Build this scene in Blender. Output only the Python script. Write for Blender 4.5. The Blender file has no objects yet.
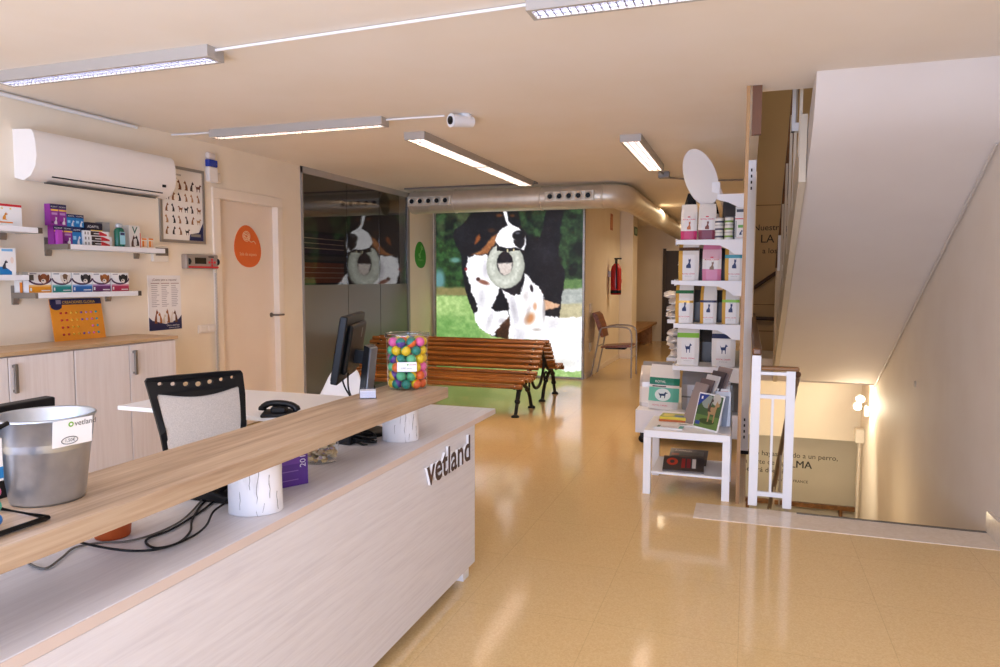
import bpy, math, random
import numpy as np
from mathutils import Vector, Matrix
random.seed(7); np.random.seed(7)
PI = math.pi
scene = bpy.context.scene
COL = scene.collection

# ------------------------------------------------------------------ materials
def lin(c):
    if isinstance(c, str):
        c = [int(c[i:i+2], 16)/255 for i in (0, 2, 4)]
    return tuple((x/12.92 if x <= .04045 else ((x+.055)/1.055)**2.4) for x in c)
def new_mat(name):
    m = bpy.data.materials.new(name); m.use_nodes = True
    nt = m.node_tree; b = nt.nodes['Principled BSDF']
    return m, nt, b
CACHE = {}
def P(col, rough=.5, metal=0, spec=.5, coat=0, emit=0, name=None):
    """plain procedural material from a hex colour"""
    k = (col, rough, metal, spec, coat, emit)
    if k in CACHE: return CACHE[k]
    m, nt, b = new_mat(name or 'paint_'+str(col))
    c = (*lin(col), 1)
    b.inputs['Base Color'].default_value = c
    b.inputs['Roughness'].default_value = rough
    b.inputs['Metallic'].default_value = metal
    b.inputs['Specular IOR Level'].default_value = spec
    b.inputs['Coat Weight'].default_value = coat
    if emit:
        b.inputs['Emission Color'].default_value = c
        b.inputs['Emission Strength'].default_value = emit
    CACHE[k] = m
    return m
def noise_mat(name, c1, c2, scale=(1, 1, 1), nscale=8, detail=4, rough=.5, bump=0, coat=0, metal=0, spec=.5, lo=.35, hi=.65, distort=0):
    m, nt, b = new_mat(name)
    tc = nt.nodes.new('ShaderNodeTexCoord'); mp = nt.nodes.new('ShaderNodeMapping')
    mp.inputs['Scale'].default_value = scale
    nz = nt.nodes.new('ShaderNodeTexNoise'); nz.inputs['Scale'].default_value = nscale; nz.inputs['Detail'].default_value = detail
    nz.inputs['Distortion'].default_value = distort
    rp = nt.nodes.new('ShaderNodeValToRGB')
    rp.color_ramp.elements[0].position = lo; rp.color_ramp.elements[0].color = (*lin(c1), 1)
    rp.color_ramp.elements[1].position = hi; rp.color_ramp.elements[1].color = (*lin(c2), 1)
    L = nt.links.new
    L(tc.outputs['Object'], mp.inputs['Vector']); L(mp.outputs['Vector'], nz.inputs['Vector'])
    L(nz.outputs['Fac'], rp.inputs['Fac']); L(rp.outputs['Color'], b.inputs['Base Color'])
    b.inputs['Roughness'].default_value = rough; b.inputs['Coat Weight'].default_value = coat
    b.inputs['Metallic'].default_value = metal; b.inputs['Specular IOR Level'].default_value = spec
    if bump:
        bp = nt.nodes.new('ShaderNodeBump'); bp.inputs['Strength'].default_value = bump; bp.inputs['Distance'].default_value = .01
        L(nz.outputs['Fac'], bp.inputs['Height']); L(bp.outputs['Normal'], b.inputs['Normal'])
    return m

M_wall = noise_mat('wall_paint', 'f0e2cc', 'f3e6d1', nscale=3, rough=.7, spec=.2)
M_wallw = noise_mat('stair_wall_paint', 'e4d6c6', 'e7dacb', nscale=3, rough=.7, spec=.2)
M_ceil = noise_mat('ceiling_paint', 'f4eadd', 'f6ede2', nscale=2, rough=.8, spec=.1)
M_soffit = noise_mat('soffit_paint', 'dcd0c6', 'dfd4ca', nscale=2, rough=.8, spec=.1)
M_grwall = noise_mat('greenish_paint', 'b4a995', 'bab09c', nscale=2, rough=.7)
M_beam = noise_mat('beam_paint', 'e2d4bf', 'e5d8c4', nscale=2, rough=.7)
M_dark = P('3a322c', .7)
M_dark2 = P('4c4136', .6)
M_trimw = P('f2e4d2', .45)
M_door = noise_mat('door_lacquer', 'f0decb', 'f2e1cf', nscale=2, rough=.35)
M_white = P('f2f0f0', .4)
M_whitep = P('eeecee', .35)
M_black = P('0c0c0e', .45, 0, .3)
M_blackr = P('121113', .6, 0, .3)
M_grey = P('8f8a86', .45)
M_fix = P('b4aca4', .4)
M_steel = noise_mat('brushed_steel', '9b938a', 'b3aba1', scale=(1, 1, 30), nscale=10, rough=.35, metal=.9)
M_chrome = P('b8b2aa', .2, 1)
M_bronze = P('6e675f', .35, .8)
M_marble = noise_mat('marble_strip', 'e4d2bb', 'ecdcc8', nscale=14, detail=8, rough=.18, distort=2)

def floor_mat():
    m, nt, b = new_mat('polished_terrazzo')
    L = nt.links.new
    tc = nt.nodes.new('ShaderNodeTexCoord')
    v = nt.nodes.new('ShaderNodeTexVoronoi'); v.inputs['Scale'].default_value = 170
    n = nt.nodes.new('ShaderNodeTexNoise'); n.inputs['Scale'].default_value = 1.1; n.inputs['Detail'].default_value = 3
    r = nt.nodes.new('ShaderNodeValToRGB')
    e = r.color_ramp.elements
    e[0].position = 0; e[0].color = (*lin('deb980'), 1); e[1].position = 1; e[1].color = (*lin('e8c890'), 1)
    a = e.new(.5); a.color = (*lin('e4c188'), 1)
    L(tc.outputs['Object'], v.inputs['Vector']); L(tc.outputs['Object'], n.inputs['Vector'])
    sep = nt.nodes.new('ShaderNodeSeparateColor'); L(v.outputs['Color'], sep.inputs['Color'])
    L(sep.outputs['Red'], r.inputs['Fac'])
    br = nt.nodes.new('ShaderNodeTexBrick'); br.offset = 0
    br.inputs['Scale'].default_value = 1; br.inputs['Brick Width'].default_value = .6; br.inputs['Row Height'].default_value = .6
    br.inputs['Mortar Size'].default_value = .0018; br.inputs['Color1'].default_value = (1, 1, 1, 1); br.inputs['Color2'].default_value = (.98, .98, .98, 1)
    br.inputs['Mortar'].default_value = (.86, .84, .8, 1)
    L(tc.outputs['Object'], br.inputs['Vector'])
    mx = nt.nodes.new('ShaderNodeMix'); mx.data_type = 'RGBA'; mx.blend_type = 'MULTIPLY'; mx.inputs['Factor'].default_value = 1
    L(r.outputs['Color'], mx.inputs['A']); L(br.outputs['Color'], mx.inputs['B'])
    L(mx.outputs['Result'], b.inputs['Base Color'])
    mr = nt.nodes.new('ShaderNodeMapRange'); mr.inputs['To Min'].default_value = .08; mr.inputs['To Max'].default_value = .15
    L(n.outputs['Fac'], mr.inputs['Value']); L(mr.outputs['Result'], b.inputs['Roughness'])
    b.inputs['Specular IOR Level'].default_value = .5
    return m
M_floor = floor_mat()

def wood_mat(name, c1, c2, c3, axis='Y', s=1.0, rough=.4, fine=60, lo=.3, hi=.7):
    m, nt, b = new_mat(name); L = nt.links.new
    tc = nt.nodes.new('ShaderNodeTexCoord'); mp = nt.nodes.new('ShaderNodeMapping')
    sc = {'X': (.6, 14, 14), 'Y': (14, .6, 14), 'Z': (14, 14, .6)}[axis]
    mp.inputs['Scale'].default_value = tuple(x*s for x in sc)
    n1 = nt.nodes.new('ShaderNodeTexNoise'); n1.inputs['Scale'].default_value = 1.6; n1.inputs['Detail'].default_value = 6; n1.inputs['Distortion'].default_value = .6
    n2 = nt.nodes.new('ShaderNodeTexNoise'); n2.inputs['Scale'].default_value = fine/6; n2.inputs['Detail'].default_value = 2
    r = nt.nodes.new('ShaderNodeValToRGB'); e = r.color_ramp.elements
    e[0].position = lo; e[0].color = (*lin(c1), 1); e[1].position = hi; e[1].color = (*lin(c3), 1)
    a = e.new((lo+hi)/2); a.color = (*lin(c2), 1)
    ad = nt.nodes.new('ShaderNodeMath'); ad.operation = 'MULTIPLY_ADD'; ad.inputs[1].default_value = .35
    sb = nt.nodes.new('ShaderNodeMath'); sb.operation = 'SUBTRACT'; sb.inputs[1].default_value = .17
    L(tc.outputs['Object'], mp.inputs['Vector']); L(mp.outputs['Vector'], n1.inputs['Vector']); L(mp.outputs['Vector'], n2.inputs['Vector'])
    L(n2.outputs['Fac'], ad.inputs[0]); L(n1.outputs['Fac'], ad.inputs[2]); L(ad.outputs[0], sb.inputs[0])
    L(sb.outputs[0], r.inputs['Fac']); L(r.outputs['Color'], b.inputs['Base Color'])
    b.inputs['Roughness'].default_value = rough
    return m
M_oak = wood_mat('oak_laminate', '9a8066', 'b89c80', 'cab296', 'Y', rough=.42, lo=.3, hi=.68)
M_oakc = wood_mat('oak_worktop', 'b08e66', 'c6a47c', 'd2b48e', 'Y', rough=.4, lo=.25, hi=.75)
M_ash = wood_mat('white_ash_laminate', 'd6d1d4', 'e2dee0', 'e9e6e8', 'Y', s=3.2, rough=.42, lo=.2, hi=.8)
M_ashv = wood_mat('white_ash_doors', 'ddd0c8', 'e6dbd4', 'ebe2dc', 'Z', s=1.3, rough=.45, lo=.2, hi=.8)
M_benchw = wood_mat('varnished_slats', '5e2f0d', '94561e', 'b26d2a', 'X', rough=.28, lo=.25, hi=.75)
M_railw = wood_mat('handrail_wood', '5c3a1e', '744c2a', '865a34', 'Y', rough=.35)
M_panelw = wood_mat('panel_wood', '8a6238', 'a87e4e', 'b8905e', 'Z', rough=.5)
M_seatw = wood_mat('chair_wood', '6d3513', '8c4a1e', '9d5a2a', 'Y', rough=.35)
M_bwood = wood_mat('recess_bench_wood', 'a87844', 'bd8d58', 'c99b68', 'Y', rough=.4)
M_galv = noise_mat('galvanised_sheet', 'bac4d2', 'c6cfdb', nscale=30, detail=6, rough=.3, metal=.95, bump=.01)
M_duct = noise_mat('duct_sheet', 'd4cab8', 'e0d6c4', nscale=6, rough=.45, metal=.6)
M_logw = noise_mat('white_birch_paint', 'c9c4c2', 'efecec', scale=(1, 1, .25), nscale=26, detail=6, rough=.7, bump=.5, lo=.2, hi=.42)
M_mesh = noise_mat('beige_mesh_fabric', 'b8ab9e', 'cbbfb2', nscale=220, rough=.85, bump=.15)
M_iron = noise_mat('cast_iron', '1d1a17', '2b2722', nscale=30, rough=.5, metal=.4)
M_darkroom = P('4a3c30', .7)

M_tubec = P('eef1ff', .5, 0, .5, 0, 17)
M_tube = P('ffe2c0', .5, 0, .5, 0, 36)
M_blade = P('8f8e9c', .35, .3)
def glass_mat(name, tint, gloss, rough=.0):
    m, nt, b = new_mat(name); L = nt.links.new
    nt.nodes.remove(b); out = nt.nodes['Material Output']
    t = nt.nodes.new('ShaderNodeBsdfTransparent'); t.inputs['Color'].default_value = (*tint, 1)
    g = nt.nodes.new('ShaderNodeBsdfGlossy'); g.inputs['Roughness'].default_value = rough; g.inputs['Color'].default_value = (1, 1, 1, 1)
    f = nt.nodes.new('ShaderNodeFresnel'); ge = nt.nodes.new('ShaderNodeNewGeometry'); io = nt.nodes.new('ShaderNodeMath'); io.operation = 'MULTIPLY_ADD'; io.inputs[1].default_value = -.8333; io.inputs[2].default_value = 1.5
    L(ge.outputs['Backfacing'], io.inputs[0]); L(io.outputs[0], f.inputs['IOR'])
    mu = nt.nodes.new('ShaderNodeMath'); mu.operation = 'MULTIPLY'; mu.use_clamp = True; mu.inputs[1].default_value = gloss
    mx = nt.nodes.new('ShaderNodeMixShader')
    L(f.outputs[0], mu.inputs[0]); L(mu.outputs[0], mx.inputs[0]); L(t.outputs[0], mx.inputs[1]); L(g.outputs[0], mx.inputs[2])
    L(mx.outputs[0], out.inputs['Surface'])
    return m
M_glass = glass_mat('partition_glass', (.8, .8, .78), 1.5)
M_clear = glass_mat('clear_plastic', (.93, .94, .95), 1.0, .02)
M_acry = glass_mat('clear_acrylic', (.94, .95, .97), 1.0, .02)
def frost_mat():
    m, nt, b = new_mat('frosted_film')
    b.inputs['Base Color'].default_value = (*lin('6b675c'), 1); b.inputs['Roughness'].default_value = .28
    b.inputs['Specular IOR Level'].default_value = .45
    return m
M_frost = frost_mat()

# ------------------------------------------------------------------ mesh builder
class MB:
    def __init__(s): s.v = []; s.f = []; s.m = []; s.sm = []; s.mats = []
    def mi(s, mat):
        if mat not in s.mats: s.mats.append(mat)
        return s.mats.index(mat)
    def add(s, vs, fs, mat, smooth=False):
        o = len(s.v); s.v += [tuple(v) for v in vs]; k = s.mi(mat)
        for f in fs: s.f.append([i+o for i in f]); s.m.append(k); s.sm.append(smooth)
        return s
    def box(s, x0, x1, y0, y1, z0, z1, mat):
        vs = [(x, y, z) for z in (z0, z1) for y in (y0, y1) for x in (x0, x1)]
        return s.add(vs, [(0, 2, 3, 1), (4, 5, 7, 6), (0, 1, 5, 4), (2, 6, 7, 3), (0, 4, 6, 2), (1, 3, 7, 5)], mat)
    def obox(s, F, u0, u1, v0, v1, w0, w1, mat):
        vs = [F.p(u, v, w) for w in (w0, w1) for v in (v0, v1) for u in (u0, u1)]
        return s.add(vs, [(0, 2, 3, 1), (4, 5, 7, 6), (0, 1, 5, 4), (2, 6, 7, 3), (0, 4, 6, 2), (1, 3, 7, 5)], mat)
    def prism(s, F, pts, w0, w1, mat, side=None, smooth=False):
        n = len(pts)
        a = [F.p(u, v, w0) for u, v in pts]; b = [F.p(u, v, w1) for u, v in pts]
        s.add(b, [list(range(n))], mat)
        s.add(a, [list(range(n))[::-1]], side or mat)
        s.add(a+b, [(i, (i+1) % n, n+(i+1) % n, n+i) for i in range(n)], side or mat, smooth)
        return s
    def flat(s, F, pts, mat, off=.0008):
        return s.add([F.p(u, v, off) for u, v in pts], [list(range(len(pts)))], mat)
    def rect(s, F, u0, u1, v0, v1, mat, off=.0008):
        return s.flat(F, [(u0, v0), (u1, v0), (u1, v1), (u0, v1)], mat, off)
    def ell(s, F, cu, cv, ru, rv, mat, off=.001, n=20, rot=0):
        c, d = math.cos(rot), math.sin(rot)
        return s.flat(F, [(cu+ru*math.cos(t)*c-rv*math.sin(t)*d, cv+ru*math.cos(t)*d+rv*math.sin(t)*c) for t in [2*PI*i/n for i in range(n)]], mat, off)
    def text(s, F, txt, size, mat, u=0, v=0, off=.0012, align='LEFT', bold=0, ext=0, side=None, sx=1):
        vs, fs = text_mesh(txt, bold)
        w = max([p[0] for p in vs] or [0])
        du = {'LEFT': 0, 'CENTER': -w*size*sx/2, 'RIGHT': -w*size*sx}[align]
        A = [F.p(u+du+x*size*sx, v+y*size, off+ext) for x, y in vs]
        s.add(A, fs, mat)
        if ext:
            ed = {}
            for f in fs:
                for i in range(len(f)):
                    a, b = f[i], f[(i+1) % len(f)]
                    ed[(a, b)] = 1
            B = [F.p(u+du+x*size*sx, v+y*size, off) for x, y in vs]
            n = len(vs); q = [(b, a, a+n, b+n) for a, b in ed if (b, a) not in ed]
            s.add(A+B, q, side or mat)
        return s
    def tube(s, pts, r, mat, n=8, caps=True, closed=False):
        pts = [Vector(p) for p in pts]; N = len(pts); rings = []
        prev = None
        for i, p in enumerate(pts):
            if closed: t = (pts[(i+1) % N]-pts[i-1]).normalized()
            else: t = (pts[min(i+1, N-1)]-pts[max(i-1, 0)]).normalized()
            if prev is None:
                a = Vector((0, 0, 1)) if abs(t.z) < .9 else Vector((1, 0, 0))
                x = t.cross(a).normalized()
            else:
                x = (prev - t*prev.dot(t))
                x = x.normalized() if x.length > 1e-6 else t.orthogonal().normalized()
            prev = x; y = t.cross(x)
            rr = r[i] if isinstance(r, (list, tuple)) else r
            rings.append([p+x*rr*math.cos(2*PI*k/n)+y*rr*math.sin(2*PI*k/n) for k in range(n)])
        vs = [v for g in rings for v in g]; fs = []
        for i in range(N if closed else N-1):
            j = (i+1) % N
            for k in range(n): fs.append((i*n+k, i*n+(k+1) % n, j*n+(k+1) % n, j*n+k))
        s.add(vs, fs, mat, True)
        if caps and not closed:
            s.add(rings[0], [list(range(n))[::-1]], mat); s.add(rings[-1], [list(range(n))], mat)
        return s
    def lathe(s, prof, mat, c=(0, 0, 0), n=32, axis='Z', smooth=True, sx=1, sy=1):
        vs = []
        for r, z in prof:
            for k in range(n):
                a = 2*PI*k/n; x, y = r*math.cos(a)*sx, r*math.sin(a)*sy
                q = {'Z': (x, y, z), 'Y': (x, z, -y), 'X': (z, x, y)}[axis]
                vs.append((c[0]+q[0], c[1]+q[1], c[2]+q[2]))
        fs = [(i*n+k, i*n+(k+1) % n, (i+1)*n+(k+1) % n, (i+1)*n+k) for i in range(len(prof)-1) for k in range(n)]
        return s.add(vs, fs, mat, smooth)
    def sphere(s, c, r, mat, n=12, sc=(1, 1, 1)):
        prof = [(max(1e-4, r*math.sin(PI*i/(n//2+2))), -r*math.cos(PI*i/(n//2+2))) for i in range(n//2+3)]
        vs = []
        for rr, z in prof:
            for k in range(n): vs.append((c[0]+rr*math.cos(2*PI*k/n)*sc[0], c[1]+rr*math.sin(2*PI*k/n)*sc[1], c[2]+z*sc[2]))
        fs = [(i*n+k, i*n+(k+1) % n, (i+1)*n+(k+1) % n, (i+1)*n+k) for i in range(len(prof)-1) for k in range(n)]
        return s.add(vs, fs, mat, True)
    def mesh(s, name):
        me = bpy.data.meshes.new(name); me.from_pydata(s.v, [], s.f)
        for m in s.mats: me.materials.append(m)
        me.polygons.foreach_set('material_index', s.m); me.polygons.foreach_set('use_smooth', s.sm); me.update()
        return me
    def build(s, name, parent=None, loc=(0, 0, 0), bevel=0, rotz=0, seg=2):
        o = bpy.data.objects.new(name, s.mesh(name)); COL.objects.link(o)
        if parent: o.parent = parent
        o.location = loc; o.rotation_euler = (0, 0, rotz)
        if bevel:
            b = o.modifiers.new('bevel', 'BEVEL'); b.width = bevel; b.segments = seg; b.limit_method = 'ANGLE'; b.angle_limit = .7
        return o
class Fr:
    """2-D drawing frame on a surface: origin, right, up; w is along the outward normal"""
    def __init__(s, o, r, u): s.o = Vector(o); s.r = Vector(r).normalized(); s.u = Vector(u).normalized(); s.n = s.r.cross(s.u)
    def p(s, u, v, w=0): return tuple(s.o+s.r*u+s.u*v+s.n*w)
TX = {}
def text_mesh(txt, bold=0):
    k = (txt, bold)
    if k in TX: return TX[k]
    c = bpy.data.curves.new('t', 'FONT'); c.body = txt; c.size = 1; c.offset = bold; c.resolution_u = 3; c.fill_mode = 'FRONT'; c.dimensions = '2D'
    o = bpy.data.objects.new('t', c); COL.objects.link(o)
    dg = bpy.context.evaluated_depsgraph_get(); dg.update()
    me = o.evaluated_get(dg).to_mesh()
    vs = [(v.co.x, v.co.y) for v in me.vertices]; fs = [list(p.vertices) for p in me.polygons]
    fs2 = []
    for f in fs:
        a = sum(vs[f[i]][0]*vs[f[(i+1) % len(f)]][1]-vs[f[(i+1) % len(f)]][0]*vs[f[i]][1] for i in range(len(f)))
        fs2.append(f if a > 0 else f[::-1])
    o.evaluated_get(dg).to_mesh_clear()
    bpy.data.objects.remove(o); bpy.data.curves.remove(c)
    TX[k] = (vs, fs2); return TX[k]
def plate(outer, holes, res=1):
    """2-D outline with holes -> (verts2d, faces)"""
    c = bpy.data.curves.new('p', 'CURVE'); c.dimensions = '2D'; c.fill_mode = 'BOTH'
    for L in [outer]+holes:
        sp = c.splines.new('POLY'); sp.points.add(len(L)-1); sp.use_cyclic_u = True
        for q, (x, y) in zip(sp.points, L): q.co = (x, y, 0, 1)
    o = bpy.data.objects.new('p', c); COL.objects.link(o)
    dg = bpy.context.evaluated_depsgraph_get(); dg.update()
    me = o.evaluated_get(dg).to_mesh()
    vs = [(v.co.x, v.co.y) for v in me.vertices]; fs = []
    for p in me.polygons:
        f = list(p.vertices); a = sum(vs[f[i]][0]*vs[f[(i+1) % len(f)]][1]-vs[f[(i+1) % len(f)]][0]*vs[f[i]][1] for i in range(len(f)))
        fs.append(f if a > 0 else f[::-1])
    o.evaluated_get(dg).to_mesh_clear(); bpy.data.objects.remove(o); bpy.data.curves.remove(c)
    return vs, fs
def tag(o, label, cat, group=None):
    o['label'] = label; o['category'] = cat
    if group: o['group'] = group
    return o
def thing(name, label, cat, loc=(0, 0, 0), rotz=0, group=None):
    o = bpy.data.objects.new(name, None); COL.objects.link(o); o.empty_display_size = .1
    o.location = loc; o.rotation_euler = (0, 0, rotz)
    return tag(o, label, cat, group)
def struct(o): o['kind'] = 'structure'; return o
def copy_tree(o, parent=None):
    c = o.copy(); COL.objects.link(c)
    if parent: c.parent = parent
    for ch in list(o.children): copy_tree(ch, c)
    return c
def arc(cx, cy, r, a0, a1, n): return [(cx+r*math.cos(a0+(a1-a0)*i/n), cy+r*math.sin(a0+(a1-a0)*i/n)) for i in range(n+1)]
def smooth_path(pts, k=6):
    """Catmull-Rom through 3-D points"""
    P_ = [Vector(p) for p in pts]; out = []
    for i in range(len(P_)-1):
        p0, p1, p2, p3 = P_[max(i-1, 0)], P_[i], P_[i+1], P_[min(i+2, len(P_)-1)]
        for j in range(k):
            t = j/k
            out.append(.5*((2*p1)+(p2-p0)*t+(2*p0-5*p1+4*p2-p3)*t*t+(3*p1-p0-3*p2+p3)*t**3))
    out.append(P_[-1]); return out

# 2-D silhouettes in a unit box (0..1 wide, 0..1 high)
SIT = [(.1, 0), (.75, 0), (.8, .06), (.6, .1), (.62, .3), (.6, .55), (.66, .62), (.9, .66), (.95, .75), (.75, .84), (.68, .97), (.58, .86), (.48, .82), (.42, .65), (.25, .48), (.12, .28)]
STAND = [(.08, .55), (.02, .78), (.06, .8), (.14, .64), (.6, .66), (.68, .86), (.76, .98), (.8, .88), (.98, .8), (.96, .72), (.8, .68), (.76, .5), (.74, 0), (.66, 0), (.64, .34), (.34, .34), (.3, 0), (.2, 0), (.2, .3), (.12, .42)]
CATS = [(.2, 0), (.8, 0), (.78, .3), (.66, .5), (.68, .62), (.76, .7), (.74, .98), (.64, .88), (.5, .88), (.42, .98), (.4, .72), (.44, .6), (.3, .4), (.1, .3), (.05, .05)]
def sil(mb, F, kind, u, v, w, h, mat, off=.0016, flip=False):
    mb.flat(F, [(u+(1-a if flip else a)*w, v+b*h) for a, b in (kind if not flip else kind[::-1])], mat, off)

XL = -4.72; YB = 10.43; XR = 1.39; ZC = 2.73
# ------------------------------------------------------------------ SETTING
mb = MB()
for x0, x1, y0, y1 in ((XL-3.2, 0.02, -2.5, 17.7), (0.02, XR+.1, -2.5, 4.87)):
    mb.box(x0, x1, y0, y1, -.3, 0, M_floor)
struct(mb.build('floor'))
struct(MB().box(-.29, XR, 4.56, 4.87, 0, .004, M_marble).box(.33, XR, 4.845, 4.868, .004, .008, M_bronze).build('trim_1'))
struct(MB().box(XR-.02, XR, 4.35, 4.87, .004, .13, M_marble).build('baseboard_right'))
struct(MB().box(XL-.15, XR, -2.5, 5.15, ZC, ZC+.3, M_ceil).box(XL-3.2, .05, 5.15, 17.7, ZC, ZC+.3, M_ceil).build('ceiling'))
# left wall with door and glass openings
mb = MB()
mb.box(XL-.15, XL, -2.5, 5.5, 0, ZC, M_wall).box(XL-.15, XL, 5.5, 6.5, 2.29, ZC, M_wall).box(XL-.15, XL, 6.5, 6.884, 0, ZC, M_wall)
mb.box(XL-.15, XL, 9.56, YB, 0, ZC, M_wall)
struct(mb.build('wall_left'))
# mural wall block + pier + corridor
struct(MB().box(XL-.15, -2.275, YB, 13.4, 0, ZC, M_wall).build('wall_back'))
struct(MB().box(-2.9, -2.04, 13.42, 14.0, 0, ZC, M_wall).build('wall_pier'))
struct(MB().box(-2.75, -2.6, 14.0, 17.45, 0, ZC, M_wall).build('wall_recess'))
struct(MB().box(-2.75, -1.93, 17.46, 17.6, 0, ZC, M_wall).box(-1.0, .06, 17.46, 17.6, 0, ZC, M_wall).box(-1.93, -1.0, 17.46, 17.6, 2.15, ZC, M_wall).build('wall_corridor'))
d2 = struct(MB().box(-1.93, -1.86, 17.42, 17.5, 0, 2.2, M_dark2).box(-1.86, -1.0, 17.46, 17.5, 0, 2.15, P('45382b', .5)).build('door_2'))
struct(MB().box(-2.275, -2.26, YB, 13.4, 0, .08, M_trimw).box(-2.255, -2.04, 13.405, 13.42, 0, .08, M_trimw).build('baseboard_back'))
struct(MB().box(XL, XL+.012, 4.6, 5.5, 0, .08, M_trimw).box(XL, XL+.012, 6.55, 6.88, 0, .08, M_trimw).build('baseboard_left'))
# right wall, stairwell
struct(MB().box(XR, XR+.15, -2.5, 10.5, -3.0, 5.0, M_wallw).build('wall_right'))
mb = MB().box(.0, XR, 10.2, 10.35, -3, -.56, M_grwall).box(.0, XR+.15, 9.96, 10.35, -.56, .22, M_beam).box(.0, XR+.15, 10.1, 10.35, .22, 5.0, P('c9ab80', .7))
F = Fr((0, 10.2, 0), (1, 0, 0), (0, 0, 1))
TXT = P('2a251f', .6)
for s_, z_, u_, b_, al in (('Hasta que no hayas amado a un perro,', -.885, 1.17, 0, 'RIGHT'), ('una parte de tu ALMA', -1.005, .84, .0, 'RIGHT'), ('permanecerá dormida', -1.115, .6, 0, 'RIGHT'), ('ANATOLE FRANCE', -1.22, .82, 0, 'RIGHT')):
    if 'ALMA' in s_:
        mb.text(F, 'una parte de tu', .095, TXT, .50, z_, align='RIGHT'); [mb.text(F, 'ALMA', .14, TXT, .86+q_, z_-.015, align='RIGHT', off=.0012+q_*.02) for q_ in (0, .005)]
    else: mb.text(F, s_, .05 if 'FRANCE' in s_ else .095, TXT, u_, z_, align=al, bold=.003)
F = Fr((0, 10.1, 0), (1, 0, 0), (0, 0, 1))
for s_, z_, u_, h_ in (('Nuestra pasión es', 2.13, .04, .11), ('LA VIDA', 1.97, .13, .15), ('a los animales', 1.83, .16, .1)):
    mb.text(F, s_, h_, TXT, u_, z_, bold=.004)
for z_ in (2.45, 1.15, .8): mb.rect(F, 0, XR, z_, z_+.012, P('8a6f4b', .7))
struct(mb.build('wall_stairwell'))
struct(MB().box(.02, .06, 8.9, 17.6, 0, ZC, M_wall).box(-.02, .02, 4.9, 10.2, -3, -.3, M_grwall).build('wall_divider'))
# upper storey shaft above the stair opening
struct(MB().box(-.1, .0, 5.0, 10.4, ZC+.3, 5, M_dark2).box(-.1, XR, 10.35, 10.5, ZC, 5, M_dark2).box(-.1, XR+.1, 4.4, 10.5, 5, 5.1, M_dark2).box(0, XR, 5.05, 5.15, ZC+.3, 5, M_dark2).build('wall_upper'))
struct(MB().box(.02, XR, 4.87, 10.35, -3.1, -3.0, M_floor).build('floor_lower'))
# stairs: descending flight and the flight above (smooth plastered soffit)
mb = MB()
for i in range(15): mb.box(.33, XR, 4.87+i*.29, 4.87+(i+1)*.29, -3.0, -(i+1)*.18, M_marble)
F = Fr((.33, 0, 0), (0, 1, 0), (0, 0, 1))
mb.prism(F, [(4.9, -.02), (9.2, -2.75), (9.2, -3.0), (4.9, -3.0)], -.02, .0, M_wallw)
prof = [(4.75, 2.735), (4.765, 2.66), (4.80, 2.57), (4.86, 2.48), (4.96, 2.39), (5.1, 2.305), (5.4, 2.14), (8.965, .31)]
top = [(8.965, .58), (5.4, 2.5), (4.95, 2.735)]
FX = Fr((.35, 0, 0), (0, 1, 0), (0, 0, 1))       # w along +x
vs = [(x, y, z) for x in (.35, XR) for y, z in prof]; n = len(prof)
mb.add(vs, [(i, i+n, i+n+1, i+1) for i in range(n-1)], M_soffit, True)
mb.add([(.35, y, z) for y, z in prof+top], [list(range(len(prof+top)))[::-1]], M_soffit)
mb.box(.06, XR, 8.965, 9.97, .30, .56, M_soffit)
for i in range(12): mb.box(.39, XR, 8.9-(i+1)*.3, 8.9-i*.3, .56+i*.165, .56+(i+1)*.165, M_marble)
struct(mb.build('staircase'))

# door 1
d = struct(MB().box(XL-.09, XL-.05, 5.575, 6.44, .01, 2.235, M_door).build('door_1'))
mb = MB()
for a, b in ((5.476, 5.575), (6.44, 6.53)): mb.box(XL-.11, XL+.018, a, b, 0, 2.235, M_trimw)
mb.box(XL-.11, XL+.018, 5.476, 6.53, 2.235, 2.335, M_trimw)
mb.build('door_frame', d, bevel=.006)
MB().lathe([(0.001, 0), (.024, 0), (.024, .01), (.001, .01)], M_bronze, (XL-.05, 6.385, 1.105), 16, 'X').tube([(XL-.045, 6.385, 1.105), (XL+.035, 6.385, 1.105), (XL+.035, 6.40, 1.105), (XL+.035, 6.49, 1.105)], .011, M_bronze).build('door_handle', d)

# glass partition
w1 = struct(MB().box(XL-.02, XL+.02, 6.884, 6.905, 0, ZC, M_grey).box(XL-.02, XL+.02, 9.5, 9.56, 0, ZC, M_grey).box(XL-.02, XL+.02, 6.884, 9.56, 2.66, ZC, M_fix).box(XL-.02, XL+.02, 6.884, 9.56, 0, .06, M_grey).build('window_1'))
ys = [6.905, 7.85, 8.68, 9.5]
for a, b in zip(ys[:-1], ys[1:]):
    MB().box(XL-.005, XL+.005, a+.004, b-.004, .06, 2.66, M_glass).build('pane', w1)
    MB().box(XL+.006, XL+.008, a+.006, b-.006, .06, 1.415, M_frost).build('frosted_film', w1)
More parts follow.
